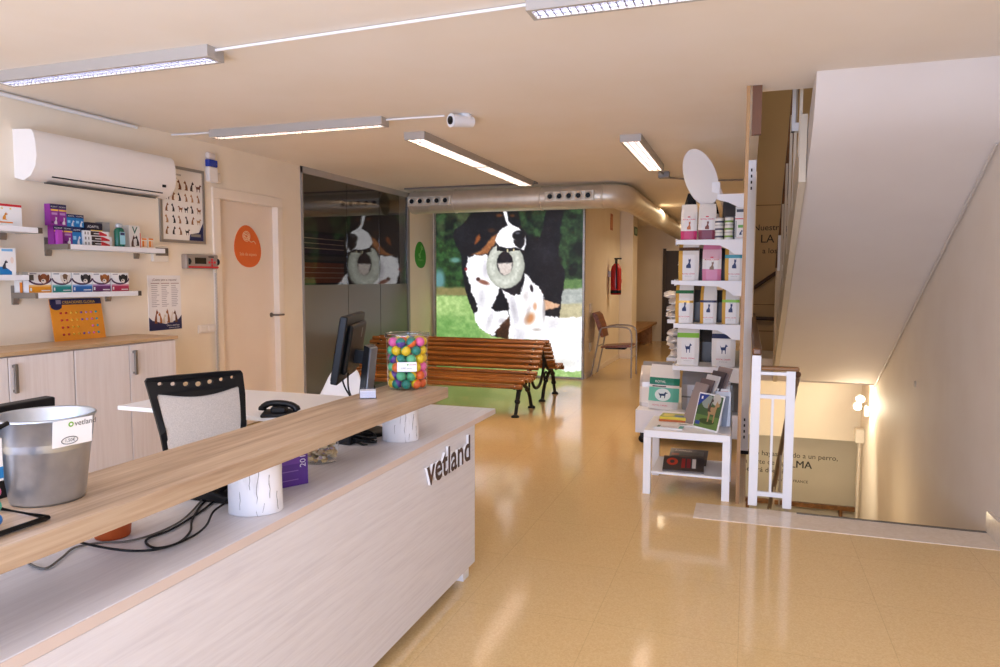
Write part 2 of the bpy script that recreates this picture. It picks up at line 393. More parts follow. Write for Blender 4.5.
# dark room behind the glass
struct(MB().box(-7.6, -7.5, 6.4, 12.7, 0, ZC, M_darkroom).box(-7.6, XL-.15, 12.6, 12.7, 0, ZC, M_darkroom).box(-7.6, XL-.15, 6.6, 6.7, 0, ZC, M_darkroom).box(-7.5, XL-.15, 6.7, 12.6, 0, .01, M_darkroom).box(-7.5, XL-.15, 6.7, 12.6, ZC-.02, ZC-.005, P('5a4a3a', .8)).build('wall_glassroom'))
for nm, c1, c2, y0, y1, z0, z1, lb in (('slat_panel', '2e1a2e', '4a3040', 10.85, 12.3, 1.9, 2.34, 'dark purple striped wall panel behind the glass partition, above the orange one'),
                              ('slat_panel', '7a3c10', '8e4c18', 10.85, 12.3, 1.36, 1.82, 'orange brown striped wall panel behind the glass partition, lower one')):
    mb = MB().box(-7.498, -7.47, y0, y1, z0, z1, P('241a14', .6))
    for k in range(4):
        h = (z1-z0-.08)/4
        mb.box(-7.47, -7.45, y0+.04, y1-.04, z0+.04+k*h, z0+.03+(k+1)*h, P(c1, .5))
    for k in range(3): mb.box(-7.452, -7.445, y0+.04, y1-.04, z0+.03+(k+1)*(z1-z0-.08)/4, z0+.045+(k+1)*(z1-z0-.08)/4, P('a89080', .5))
    tag(mb.build(nm), lb, 'wall panel')

# ------------------------------------------------------------------ lightbox mural with two dogs
def mural_colours(nx, ny):
    X, Y = np.meshgrid(np.linspace(18, 578, nx), np.linspace(30, 650, ny))
    rng = np.random.RandomState(3)
    def noise(sc, seed):
        r = np.random.RandomState(seed); gx, gy = int(560/sc)+3, int(620/sc)+3
        g = r.rand(gy, gx); fx, fy = (X-18)/sc, (Y-30)/sc
        i, j = fx.astype(int), fy.astype(int); a, b = fx-i, fy-j
        a = a*a*(3-2*a); b = b*b*(3-2*b)
        return (g[j, i]*(1-a)+g[j, i+1]*a)*(1-b)+(g[j+1, i]*(1-a)+g[j+1, i+1]*a)*b
    def fbm(sc, seed): return .5*noise(sc, seed)+.3*noise(sc/2, seed+1)+.2*noise(sc/4, seed+2)
    C = np.zeros((ny, nx, 3))
    wx, wy = (noise(9, 50)-.5)*9+(noise(4, 51)-.5)*4, (noise(9, 52)-.5)*9+(noise(4, 53)-.5)*4
    def col(h): return np.array([int(h[i:i+2], 16)/255 for i in (0, 2, 4)])
    def blend(mask, c): C[:] = C*(1-mask[..., None])+np.asarray(c)*mask[..., None]
    def mixc(a, b, t): return col(a)*(1-t[..., None])+col(b)*t[..., None]
    def sd(poly, warp=1.0):
        px, py = X+wx*warp*.5, Y+wy*warp*.5
        d = np.full(X.shape, 1e9); ins = np.zeros(X.shape, bool); n = len(poly)
        for k in range(n):
            (x0, y0), (x1, y1) = poly[k], poly[(k+1) % n]
            ex, ey = x1-x0, y1-y0; L = ex*ex+ey*ey+1e-9
            t = np.clip(((px-x0)*ex+(py-y0)*ey)/L, 0, 1)
            d = np.minimum(d, np.hypot(px-x0-t*ex, py-y0-t*ey))
            c = ((y0 > py) != (y1 > py)) & (px < (x1-x0)*(py-y0)/(y1-y0+1e-9)+x0)
            ins ^= c
        return np.where(ins, d, -d)
    def poly(p, c, soft=3, warp=1.0):
        blend(np.clip(sd(p, warp)/soft+.5, 0, 1), c)
    def ell(cx, cy, rx, ry, c, soft=.12, rot=0):
        a, b = X-cx, Y-cy; u = a*math.cos(rot)+b*math.sin(rot); v = -a*math.sin(rot)+b*math.cos(rot)
        r = np.hypot(u/rx, v/ry); blend(np.clip((1-r)/soft+.5, 0, 1), c)
    # background: hedges, path, lawn
    t = np.clip(fbm(26, 1)*2.2-.65, 0, 1); C[:] = mixc('070f09', '33502c', t)
    b = np.clip(fbm(60, 9)*2.4-.9, 0, 1)*np.clip((110-Y)/60, 0, 1)*np.clip((200-X)/60, 0, 1); blend(b*.8, col('8a9460'))
    t = np.clip(fbm(18, 12)*2-.5, 0, 1); poly([(0, 135), (120, 130), (150, 330), (0, 330)], mixc('12260f', '335a2a', t), 14)
    ell(30, 290, 22, 40, col('5d8b8f'), .8); ell(95, 212, 20, 10, col('5d8a80'), .9)
    poly([(0, 318), (580, 318), (580, 352), (0, 352)], mixc('6b6a3c', '9a8a5c', fbm(20, 14)), 12)
    g = np.clip((Y-350)/300, 0, 1); t = np.clip(fbm(14, 17)*1.6-.3, 0, 1)
    poly([(0, 350), (580, 350), (580, 660), (0, 660)], mixc('86ad62', 'bcd68e', t), 10)
    poly([(0, 425), (200, 440), (240, 660), (0, 660)], mixc('5f9048', '8fb86c', t), 50)
    poly([(490, 285), (580, 285), (580, 320), (490, 320)], mixc('4c6a3c', '7a9a5c', t), 10)
    poly([(490, 322), (580, 318), (580, 380), (490, 380)], mixc('9aa09c', 'c4c8c2', t), 8)
    poly([(490, 378), (580, 375), (580, 432), (490, 432)], mixc('a9a07e', 'cfc6a2', t), 8)
    fur = np.clip(noise(5, 31)*.6+noise(14, 32)*.5, 0, 1)
    blk = mixc('07060a', '1f1c22', fur**2)
    wht = mixc('e2e0e8', 'fdfcff', np.clip(fur*1.7, 0, 1))
    # tail and black dog
    poly([(444, 20), (512, 20), (497, 90), (490, 200), (430, 170), (418, 140), (432, 100)], blk, 4)
    poly([(168, 36), (240, 24), (340, 30), (352, 90), (385, 128), (432, 130), (478, 170), (500, 230), (517, 260), (512, 310), (502, 360), (497, 432), (440, 436), (400, 330), (330, 420), (300, 515), (240, 505), (195, 470), (160, 400), (135, 330), (122, 250), (120, 195), (96, 150), (86, 118), (92, 96), (130, 70), (150, 42)], blk, 4)
    blend(np.clip(1-np.hypot((X-445)/60, (Y-190)/50), 0, 1)*.35, col('43424c'))
    blend(np.clip(1-np.hypot((X-120)/30, (Y-110)/50), 0, 1)*.3, col('3a3d4a'))
    # rust markings
    poly([(160, 190), (192, 180), (214, 154), (240, 124), (260, 114), (256, 140), (244, 160), (222, 188), (196, 193)], mixc('7a4424', 'b87c4a', fur), 8)
    poly([(176, 128), (192, 112), (197, 128), (180, 150), (170, 152)], col('8a4a20'), 8)
    ell(238, 100, 14, 8, col('3a2214'), .8); ell(268, 44, 12, 6, col('5e361c'), .8); ell(318, 46, 9, 6, col('4e2e18'), .8)
    # white chest of the black dog
    poly([(146, 200), (186, 192), (222, 194), (236, 285), (272, 322), (240, 398), (262, 412), (304, 404), (308, 438), (286, 450), (262, 482), (250, 505), (226, 498), (190, 476), (168, 430), (186, 400), (176, 372), (162, 346), (152, 300), (138, 262)], wht, 5, 1.6)
    ell(208, 298, 22, 8, col('8b5a4a'), .7, .3); ell(186, 286, 8, 7, col('4a2a22'), .6); ell(137, 247, 6, 6, col('8e2a2a'), .6)
    poly([(240, 400), (256, 360), (270, 322), (296, 342), (306, 372), (305, 402), (270, 408)], blk, 6)
    poly([(252, 492), (282, 452), (306, 430), (314, 460), (306, 514), (262, 510)], mixc('1a100c', '5a3620', fur), 6)
    # white dog
    poly([(276, 322), (300, 335), (350, 345), (362, 300), (366, 264), (380, 272), (392, 296), (418, 312), (434, 340), (441, 372), (441, 420), (474, 426), (500, 428), (580, 424), (580, 624), (520, 632), (470, 610), (448, 560), (436, 516), (306, 514), (310, 440), (304, 380)], wht, 5, 1.3)
    blend(np.clip(1-np.hypot((X-345)/40, (Y-450)/70), 0, 1)*.25, col('b9b4c0'))
    poly([(272, 322), (322, 318), (350, 280), (346, 322), (330, 348), (304, 340)], mixc('0c0a0d', '2a2228', fur), 4)
    poly([(439, 362), (470, 372), (496, 380), (490, 392), (462, 398), (440, 404)], mixc('c98f6c', 'e8c4a4', fur), 5)
    poly([(404, 322), (432, 344), (437, 380), (428, 440), (412, 474), (392, 474), (380, 462), (398, 440), (406, 400)], col('fdfbff'), 5)
    ell(386, 434, 16, 22, col('c98a5c'), .9, .5); ell(405, 388, 7, 14, col('d8a888'), .9)
    ell(392, 320, 6, 14, col('2a2026'), .5, -.2)
    sh2 = lambda cx, cy, rx, ry, a, h, rot=0: blend(np.clip(1-np.hypot(((X-cx)*math.cos(rot)+(Y-cy)*math.sin(rot))/rx, (-(X-cx)*math.sin(rot)+(Y-cy)*math.cos(rot))/ry), 0, 1)**.7*min(1, a*1.5), col(h)*.93)
    sh2(438, 400, 8, 60, .55, 'a39a9a'); sh2(412, 476, 22, 8, .5, 'a8988e'); sh2(378, 420, 10, 45, .4, 'b09c94', .2)
    sh2(325, 400, 16, 60, .45, 'aaa4b0', -.2); sh2(370, 350, 14, 26, .35, 'c0b0ac'); sh2(500, 600, 90, 26, .35, 'c8c8b8'); sh2(470, 450, 30, 24, .3, 'c4bcc4'); sh2(350, 500, 30, 30, .3, 'b8b4c0')
    sh2(215, 250, 16, 40, .4, 'b0a8b8'); sh2(200, 360, 20, 50, .35, 'b4aeba'); sh2(230, 450, 14, 50, .35, 'b0aab4', .3); sh2(280, 445, 20, 14, .4, 'a8a0a8')
    # head blaze, muzzle, nose
    poly([(281, 20), (296, 24), (303, 66), (316, 80), (342, 92), (368, 122), (371, 156), (362, 176), (330, 166), (296, 168), (268, 160), (252, 138), (262, 112), (280, 92), (300, 84), (290, 58)], wht, 4, .6)
    poly([(266, 200), (282, 180), (310, 172), (336, 172), (337, 196), (324, 212), (300, 220), (276, 216)], mixc('0d0a0c', '2c2026', fur), 4)
    for x_ in (300, 324): ell(x_, 177, 3, 7, col('ded2a8'), .6)
    poly([(262, 225), (320, 222), (316, 262), (292, 276), (270, 262)], mixc('c4b4ac', 'e8ded8', fur), 8)
    # ring toy
    px, py = X+wx*.3, Y+wy*.3
    ro = np.hypot((px-292)/73, (py-234)/88); ri = np.hypot((px-290)/31, (py-226)/46)
    ring = np.clip((1-ro)/.06+.5, 0, 1)*np.clip((ri-1)/.1+.5, 0, 1)
    upper = ((Y < 182-.12*np.abs(X-300)) & (X > 258) & (X < 348))
    ring = np.where(upper, 0, ring)
    rm = np.clip((ri-1)/1.3, 0, 1); sh = np.clip(1.0-np.abs(rm-.45)*1.1, 0, 1)*(.55+.45*noise(7, 60))
    blend(ring, mixc('8f9286', 'e4e6dc', sh))
    ell(343, 121, 25, 19, col('0a090c'), .25); ell(338, 112, 9, 4, col('55545e'), .8)
    poly([(322, 136), (366, 132), (364, 158), (350, 172), (330, 160)], mixc('0c0a0d', '221c22', fur), 5)
    return C
def build_mural(parent, x0, x1, y, z0, z1, nx=300, ny=318):
    C = mural_colours(nx, ny)
    me = bpy.data.meshes.new('picture'); vs = []
    for j in range(ny):
        for i in range(nx): vs.append((x0+(x1-x0)*i/(nx-1), y, z1+(z0-z1)*j/(ny-1)))
    fs = [(j*nx+i, (j+1)*nx+i, (j+1)*nx+i+1, j*nx+i+1) for j in range(ny-1) for i in range(nx-1)]
    me.from_pydata(vs, [], fs)
    a = me.color_attributes.new('Col', 'FLOAT_COLOR', 'POINT')
    lc = np.where(C <= .04045, C/12.92, ((C+.055)/1.055)**2.4)
    a.data.foreach_set('color', np.concatenate([lc.reshape(-1, 3), np.ones((nx*ny, 1))], 1).astype(np.float32).ravel())
    m, nt, b = new_mat('backlit_print'); at = nt.nodes.new('ShaderNodeAttribute'); at.attribute_name = 'Col'
    b.inputs['Base Color'].default_value = (.02, .02, .02, 1); b.inputs['Roughness'].default_value = .5
    nt.links.new(at.outputs['Color'], b.inputs['Emission Color']); b.inputs['Emission Strength'].default_value = 1.1
    me.materials.append(m); me.update()
    o = bpy.data.objects.new('picture', me); COL.objects.link(o); o.parent = parent
    return o
t = thing('lightbox_mural', 'large backlit wall picture of two dogs with a ring toy', 'lightbox', (-3.485, YB, .03))
MB().box(-1.19, 1.21, -.06, 0, -.03, 0, M_steel).box(-1.19, 1.21, -.06, 0, 2.47, 2.5, M_steel).box(-1.19, -1.16, -.06, 0, 0, 2.47, M_steel).box(1.18, 1.21, -.06, 0, 0, 2.47, M_steel).box(-1.16, 1.18, -.02, 0, 0, 2.47, M_black).build('frame', t)
build_mural(t, -1.16, 1.18, -.05, 0.0, 2.47)

# ------------------------------------------------------------------ ventilation duct
mb = MB()
path = [(-4.50, 9.25, 2.55), (-1.78, 9.25, 2.55)]+[(-1.78+.24*math.sin(a), 9.49-.24*math.cos(a), 2.55) for a in [PI/2*k/6 for k in range(1, 7)]]+[(-1.54, 13, 2.55), (-1.54, 17.4, 2.55)]
t = thing('ventilation_duct', 'silver round ventilation duct with nozzles above the dog mural', 'duct', (-3, 9.25, 2.38))
o_ = Vector((-3, 9.25, 2.38))
MB().tube([Vector(p)-o_ for p in path], .155, M_duct, 28).build('pipe', t)
for x in (-4.47, -3.85, -2.62, -1.80):
    MB().lathe([(.156, 0), (.163, .004), (.163, .02), (.156, .024)], M_duct, (x+3, 0, .17), 28, 'X').build('seam_ring', t)
for x0 in (-4.50, -2.53):
    MB().box(x0+3, x0+.65+3, -.175, -.12, .10, .24, M_duct).build('nozzle_plate', t, bevel=.01)
    for k in range(5):
        c = (x0+.075+k*.125+3, -.175, .17)
        MB().lathe([(.05, 0), (.055, -.02), (.045, -.02), (.03, .008), (.001, .01)], M_duct, c, 16, 'Y').lathe([(.032, -.012), (.001, -.011)], M_black, c, 16, 'Y').build('nozzle', t)
tag(MB().tube([(-4.5, 9.0, 2.717), (-2.6, 9.0, 2.717), (-2.6, 8.85, 2.717)], .012, M_grey, 6).build('cable_conduit'), 'thin grey conduit on the ceiling running above the duct', 'conduit')

# ------------------------------------------------------------------ ceiling lights
def fixture(x0, x1, y0, y1, label, axis, double=False):
    t = thing('ceiling_light', label, 'ceiling light', ((x0+x1)/2, (y0+y1)/2, 2.667))
    a, b = (x1-x0)/2, (y1-y0)/2; z0, z1 = 0, .0625
    e = .02
    mb = MB().box(-a, a, -b, -b+e, z0, z1, M_fix).box(-a, a, b-e, b, z0, z1, M_fix).box(-a, -a+e, -b+e, b-e, z0, z1, M_fix).box(a-e, a, -b+e, b-e, z0, z1, M_fix).box(-a+e, a-e, -b+e, b-e, z1-.02, z1, M_fix)
    if double: mb.box(-a, a, -.02, .02, 0, z1, M_fix)
    mb.build('housing', t)
    MB().box(-a+e, a-e, -b+e, b-e, .022, .03, M_tubec if y0 < 4 else M_tube).build('tube_panel', t)
    mb = MB(); ax, q = (a, b) if axis == 'X' else (b, a); n_ = int(2*(ax-e)/.035)
    for k in range(n_):
        c = -ax+e+(k+.5)*2*(ax-e)/n_
        if axis == 'X': mb.box(c-.003, c+.003, -b+e, b-e, .004, .0215, M_blade)
        else: mb.box(-a+e, a-e, c-.003, c+.003, .004, .0215, M_blade)
    for c in (-q*.33, q*.33):
        if axis == 'X': mb.box(-a+e, a-e, c-.003, c+.003, .003, .0215, M_blade)
        else: mb.box(c-.003, c+.003, -b+e, b-e, .003, .0215, M_blade)
    mb.build('louvre', t)
    return t
fixture(-4.33, -2.74, 3.18, 3.31, 'grey fluorescent ceiling light nearest the wall air conditioner', 'X')
fixture(-.955, .6, 3.1, 3.23, 'grey fluorescent ceiling light cut by the top edge of the photo, right of the conduit', 'X')
fixture(-4.30, -2.68, 4.98, 5.1, 'grey fluorescent ceiling light beside the security camera, above the door', 'X')
fixture(-2.80, -2.61, 5.6, 8.85, 'double length fluorescent ceiling light running towards the mural', 'Y', True)
fixture(-1.08, -.9, 6.28, 8.05, 'short looking fluorescent ceiling light in front of the tall food shelves', 'Y')
def conduit(pts, label, r=.008, mat=M_white): return tag(MB().tube(pts, r, mat, 8).build('cable_conduit'), label, 'conduit')
conduit([(-2.74, 3.245, 2.717), (-.955, 3.165, 2.717)], 'white conduit on the ceiling joining the two front lights')
conduit([(-2.68, 5.06, 2.717), (-2.2, 5.08, 2.717)], 'short white conduit between ceiling light and security camera')
conduit([(-4.71, 5.0, 2.717), (-4.5, 5.03, 2.717), (-4.30, 5.03, 2.717)], 'short white cable loop from left wall to ceiling light')
mb = MB().tube([(-.99, 8.05, 2.705), (-.95, 8.9, 2.705), (-.6, 9.3, 2.705), (-.1, 9.4, 2.705)], .012, M_grey, 6).box(-1.02, -.9, 8.55, 8.67, 2.66, 2.728, M_grey)
tag(mb.build('cable_conduit'), 'thin grey conduit with junction box behind the short right ceiling light', 'conduit')
conduit([(XL+.02, 2.0, 2.705), (XL+.02, 4.62, 2.705)], 'white trunking along top of left wall above air conditioner', .014)
t = thing('security_camera', 'small white security camera on the ceiling beside the middle light', 'camera', (-2.12, 5.08, 2.73))
MB().lathe([(.001, 0), (.05, 0), (.05, -.025), (.001, -.03)], M_white, (0.06, 0.06, 0), 20).build('base', t)
MB().tube([(0.06, .06, -.02), (.05, .03, -.055)], .02, M_white, 10).tube([(.1, .1, -.05), (-.0, -.07, -.065)], [.042, .05], M_white, 20).build('body', t)
MB().tube([(-.0, -.07, -.065), (-.006, -.078, -.066)], .03, M_black, 20).build('lens', t)

# ------------------------------------------------------------------ left wall: air conditioner
t = thing('air_conditioner', 'white wall mounted air conditioner above the product shelves', 'air conditioner', (XL, 4.185, 2.15))
pr = [(0, 0.02), (.08, 0.0), (.15, .03), (.195, .09), (.21, .16), (.205, .25), (.19, .31), (.165, .335), (0, .345)]
F = Fr((0, -.6, 0), (1, 0, 0), (0, 0, 1))
F2 = Fr((0, .6, 0), (1, 0, 0), (0, 0, 1))
MB().prism(Fr((0, .64, 0), (1, 0, 0), (0, 0, 1)), pr, 0, 1.24, P('f6efe8', .35), smooth=True).build('body', t, bevel=.008)
MB().add([(.085, -.45, -.001), (.155, -.45, .034), (.155, .54, .034), (.085, .54, -.001)], [(0, 1, 2, 3), (3, 2, 1, 0)], P('f0e8df', .4)).tube([(.157, -.45, .038), (.157, .54, .038)], .005, M_blackr, 6).tube([(.083, -.45, 0), (.083, .54, 0)], .004, M_blackr, 6).build('louvre_flap', t)
MB().box(.196, .207, .50, .53, .08, .10, M_blackr).build('indicator', t)

# ------------------------------------------------------------------ wall shelves with products
def shelf(y0, y1, ztop, cap_left, label, cap_right=True):
    t = thing('wall_shelf', label, 'shelf', (XL, (y0+y1)/2, ztop-.036))
    c = (y0+y1)/2
    MB().box(.004, .22, y0-c+(.022 if cap_left else 0), y1-c-.03, 0, .036, M_whitep).build('board', t, bevel=.003)
    MB().box(0, .221, y1-c-.03, y1-c, -.001, .037, M_bronze).build('metal_edge', t)
    if cap_left: MB().box(0, .221, y0-c, y0-c+.021, -.001, .037, P('8d8276', .4, .4)).build('metal_edge', t)
    for y in ([y0-c+.02] if cap_left else [])+[y1-c-.12]:
        MB().prism(Fr((0, y+.022, 0), (1, 0, 0), (0, 0, 1)), [(.0005, -.045), (.012, -.045), (.02, -.02), (.02, -.0015), (.003, -.0015), (.003, .085), (.0005, .085)], 0, .044, P('93887c', .4, .4)).build('bracket', t)
    return t
shelf(3.78, 4.70, 1.73, True, 'white wall shelf under the air conditioner holding purple and blue boxes')
shelf(2.6, 3.595, 1.828, False, 'white wall shelf at left edge holding a box with red top stripe')
shelf(2.5, 3.515, 1.513, False, 'white wall shelf at left edge, middle height, holding a white and blue box')
shelf(3.52, 4.41, 1.392, True, 'white wall shelf holding five dog head boxes above the orange chart')
FXP = lambda x, y, z: Fr((x, y, z), (0, 1, 0), (0, 0, 1))      # facing +x
def carton(y0, y1, z0, z1, base, label, draw=None, x1=-4.53, dep=.1, cat='box', name='product_box', group=None):
    cy = (y0+y1)/2
    mb = MB().box(-dep/2, dep/2, y0-cy, y1-cy, 0, z1-z0, base)
    if draw: draw(mb, FXP(dep/2, y0-cy, 0), y1-y0, z1-z0)
    o = mb.build(name, loc=(x1-dep/2, cy, z0)); return tag(o, label, cat, group)
PUR, NAV, BLU, YEL, WHI, RED, ORA = P('8a2a8e', .4), P('1c1f4e', .4), P('1a78b8', .4), P('f0c830', .4), P('f2f0ee', .4), P('cc2430', .4), P('ef8a20', .4)
def d_feli(mb, F, w, h, brand='FELIWAY'):
    mb.rect(F, 0, w, h*.78, h, NAV); mb.text(F, brand, w*.2, WHI, w/2, h*.84, align='CENTER')
    mb.rect(F, w*.08, w, h*.68, h*.75, YEL); mb.rect(F, w*.15, w*.85, h*.5, h*.6, P('b88ac0', .4))
    sil(mb, F, CATS, w*.4, h*.06, w*.5, h*.36, P('d8d4d8', .5)); mb.rect(F, w*.1, w*.35, h*.1, h*.2, P('5b1664', .4))
def d_adap(mb, F, w, h):
    mb.rect(F, 0, w, h*.72, h, NAV); mb.text(F, 'ADAPTIL', w*.2, WHI, w/2, h*.8, align='CENTER')
    sil(mb, F, SIT, w*.45, h*.05, w*.45, h*.5, P('d8dce0', .5)); mb.rect(F, w*.06, w*.4, h*.3, h*.5, P('8cc8e8', .4))
ZS = 1.73
yp = lambda px: (3.624+(px-45)*.00837)*1.02
carton(yp(53), yp(61.8), ZS, ZS+.13, PUR, 'purple and navy cat box on shelf, bottom row, at the left end', d_feli, x1=-4.61, dep=.055)
carton(yp(62), yp(70.3), ZS, ZS+.13, PUR, 'purple and navy cat box on shelf, bottom row, next to the blue box', d_feli, x1=-4.61, dep=.055)
carton(yp(70.6), yp(79.3), ZS, ZS+.13, BLU, 'blue and navy dog box on shelf, bottom row, left of white and red boxes', d_adap, x1=-4.61, dep=.055)
carton(yp(54), yp(58.5), ZS, ZS+.10, P('b84ab8', .4), 'small light purple box standing in front of purple boxes on the shelf', x1=-4.582, dep=.022)
carton(yp(51), yp(58.2), ZS+.1305, ZS+.28, PUR, 'tall purple box in top row of the shelf, leftmost', d_feli, x1=-4.61, dep=.055)
carton(yp(58.4), yp(65.6), ZS+.1305, ZS+.28, PUR, 'tall purple box in top row, right beside the blue boxes', d_feli, x1=-4.61, dep=.055)
carton(yp(66), yp(73.8), ZS+.1305, ZS+.22, BLU, 'small blue box in top row beside the tall purple box', d_adap, x1=-4.61, dep=.055)
carton(yp(74), yp(82), ZS+.1305, ZS+.22, BLU, 'small blue box in top row beside the flat navy box', d_adap, x1=-4.61, dep=.055)
def d_case(mb, F, w, h):
    mb.rect(F, w*.28, w*.68, h*.08, h*.92, P('3a2f2b', .4)); mb.flat(F, [(w*.6, h*.1), (w*.92, h*.1), (w*.92, h*.4), (w*.68, h*.9), (w*.6, h*.9)], RED, .001)
    mb.rect(F, w*.05, w*.1, h*.2, h*.75, M_grey); mb.rect(F, w*.16, w*.2, h*.2, h*.75, M_grey); mb.rect(F, w*.4, w*.62, h*.4, h*.55, WHI, .0012)
for k, (a, lb) in enumerate(((3.912, 'bottom'), (3.912, 'middle'), (3.905, 'top'))):
    carton(yp(80), yp(109-3*(k == 2)), ZS+k*.0372, ZS+.0365+k*.0372, WHI, f'flat white box with dark and red print on the shelf, {lb} of three', d_case, dep=.1, x1=-4.60, group='flat white and red boxes on the shelf')
carton(yp(83), yp(100), ZS+.1117, ZS+.172, P('16162c', .4), 'flat navy black box lying on top of the white and red boxes', lambda m, F, w, h: (m.text(F, 'ADAPTIL', h*.42, WHI, w*.45, h*.35, align='CENTER'), m.rect(F, w*.3, w, 0, h*.1, YEL)), x1=-4.605)
carton(yp(103), yp(110.5), ZS+.1117, ZS+.185, P('9a9a98', .5), 'plain grey box behind the green bottle on the shelf', x1=-4.63, dep=.07)
t = thing('shampoo_bottle', 'green shampoo bottle with silver cap on the shelf', 'bottle', (-4.585, yp(115.8), ZS))
MB().lathe([(.001, 0), (.04, 0), (.042, .01), (.042, .12), (.035, .14), (.016, .15), (.001, .15)], P('0e5e48', .25), n=20, sx=.7).build('body', t)
MB().lathe([(.018, .148), (.03, .15), (.03, .168), (.02, .18), (.001, .182)], P('c9ccd0', .3, .3), n=20, sx=.75).build('cap', t)
MB().add([(.031, -.025, .02), (.031, .025, .02), (.031, .025, .115), (.031, -.025, .115)], [(0, 1, 2, 3)], P('9fd4e0', .4)).add([(.0315, -.02, .09), (.0315, .02, .09), (.0315, .02, .11), (.0315, -.02, .11)], [(0, 1, 2, 3)], NAV).build('paper_label', t)
def d_dogs(mb, F, w, h):
    mb.flat(F, [(w*.25, h*.95), (w*.5, h*.62), (w*.8, h*.95), (w*.68, h*.95), (w*.5, h*.75), (w*.38, h*.95)], P('3f6a58', .5))
    sil(mb, F, SIT, w*.1, h*.05, w*.45, h*.55, P('5a3420', .6)); sil(mb, F, SIT, w*.5, h*.1, w*.45, h*.5, P('2a2320', .6), flip=True)
carton(yp(128), yp(140), ZS, ZS+.175, P('e4e0da', .5), 'grey and white carton with two dogs printed on the shelf', d_dogs, dep=.12, x1=-4.595)
carton(yp(140.2), yp(141.5), ZS, ZS+.12, P('e24a2a', .4), 'thin red orange box edge beside the dog carton on the shelf', dep=.1, x1=-4.6)
def d_orw(mb, F, w, h):
    mb.rect(F, w*.1, w*.9, h*.8, h*.95, ORA); mb.rect(F, w*.15, w*.5, h*.15, h*.7, ORA); mb.rect(F, w*.55, w*.9, h*.15, h*.7, P('f4c8a0', .5))
carton(yp(142), yp(149), ZS, ZS+.085, P('f0e2d2', .4), 'small orange and white box on the shelf beside the dog carton', d_orw, dep=.06, x1=-4.6)
carton(yp(150), yp(157), ZS, ZS+.088, P('f0e2d2', .4), 'small orange and white box at the right end of the shelf', d_orw, dep=.06, x1=-4.6)
# lower shelf: dog head boxes
def d_head(c, hc, dark=None):
    def f(mb, F, w, h):
        C_ = P(c, .4); mb.rect(F, 0, w, 0, h*.30, C_); mb.rect(F, 0, w, h*.30, h*.38, P({'e8961e': 'f4c884', '1e8a84': '8ac4c0', '2668b0': '8cb0dc', '6e3068': 'b890b8', 'c03a5a': 'e0a0b0'}[c], .4)); mb.rect(F, w*.05, w*.13, h*.08, h*.24, WHI, .0012); mb.rect(F, w*.55, w*.95, h*.07, h*.12, P('f4f4f4', .4), .0012)
        pts = [(w*(.5+.54*math.cos(a)), h*(.70+.34*math.sin(a))) for a in [PI*(1.02+.96*i/14) for i in range(15)]]
        pts += [(w*(.5+.48*math.cos(a)), h*(.74+.29*math.sin(a))) for a in [PI*(1.98-.96*i/14) for i in range(15)]]
        mb.flat(F, pts, P('4a2448', .4), .0012)
        mb.ell(F, w*.68, h*.68, w*.20, h*.25, P(hc, .6), .0014, 14); mb.ell(F, w*.50, h*.70, w*.08, h*.20, P(dark or hc, .6), .0015, 10, .2); mb.ell(F, w*.86, h*.70, w*.08, h*.20, P(dark or hc, .6), .0015, 10, -.2)
        mb.ell(F, w*.66, h*.56, w*.11, h*.11, P('e8ddd0', .6), .0016, 12); mb.ell(F, w*.64, h*.59, w*.04, h*.04, M_black, .0018, 8); mb.ell(F, w*.60, h*.72, w*.022, h*.022, M_black, .0018, 8); mb.ell(F, w*.74, h*.72, w*.022, h*.022, M_black, .0018, 8)
        mb.rect(F, w*.06, w*.36, h*.90, h*.95, P('8a8a98', .5), .0012)
    return f
for y0, y1, c, hc, dk, nm in ((3.563, 3.728, 'e8961e', '8a4a22', '6e3818', 'orange'), (3.74, 3.887, '1e8a84', '7a5a3c', 'e0d6c8', 'teal'), (3.898, 4.06, '2668b0', '3a3434', '1e1a1c', 'blue'), (4.067, 4.224, '6e3068', 'a8642c', '8a4c20', 'purple'), (4.236, 4.395, 'c03a5a', '2a2422', '1a1614', 'pink')):
    carton(y0, y1, 1.392, 1.532, WHI, f'white box with dog head and {nm} lower band on the shelf above the orange chart', d_head(c, hc, dk), dep=.05, x1=-4.61, group='dog head boxes on the lower shelf')
for k in range(3):
    carton(3.54+k*.028, 3.56+k*.028, 1.392, 1.532, P('f0ebe4', .4), f'white and orange box seen edge on at left of lower shelf, {"left middle right".split()[k]} one of three', lambda m, F, w, h: m.rect(F, 0, w, 0, h*.5, ORA), x1=-4.665, dep=.05)
def d_redtop(mb, F, w, h):
    mb.rect(F, 0, w, h*.9, h, RED); mb.ell(F, w*.55, h*.5, w*.05, h*.08, RED); sil(mb, F, SIT, w*.68, h*.3, w*.1, h*.35, P('e09030', .5)); mb.rect(F, w*.6, w*.85, h*.16, h*.22, ORA)
    for k in range(5): mb.ell(F, w*(.3+.13*k), h*.8, w*.015, h*.03, YEL)
carton(3.1, 3.53, 1.828, 1.975, WHI, 'white box with red top stripe on the upper left shelf', d_redtop, dep=.1, x1=-4.6)
carton(3.05, 3.42, 1.513, 1.685, WHI, 'white and blue box with printed dogs on the middle left shelf', lambda m, F, w, h: (m.flat(F, [(w*.7, 0), (w*.92, 0), (w*.92, h*.12), (w*.8, h*.3), (w*.7, h*.3)], BLU), m.rect(F, w*.75, w*.95, h*.88, h*.97, P('7ab4e0', .4)), m.ell(F, w*.93, h*.55, w*.03, h*.12, P('f0ddd0', .5)), sil(m, F, SIT, w*.74, h*.22, w*.12, h*.35, P('3a3a44', .5))), dep=.1)

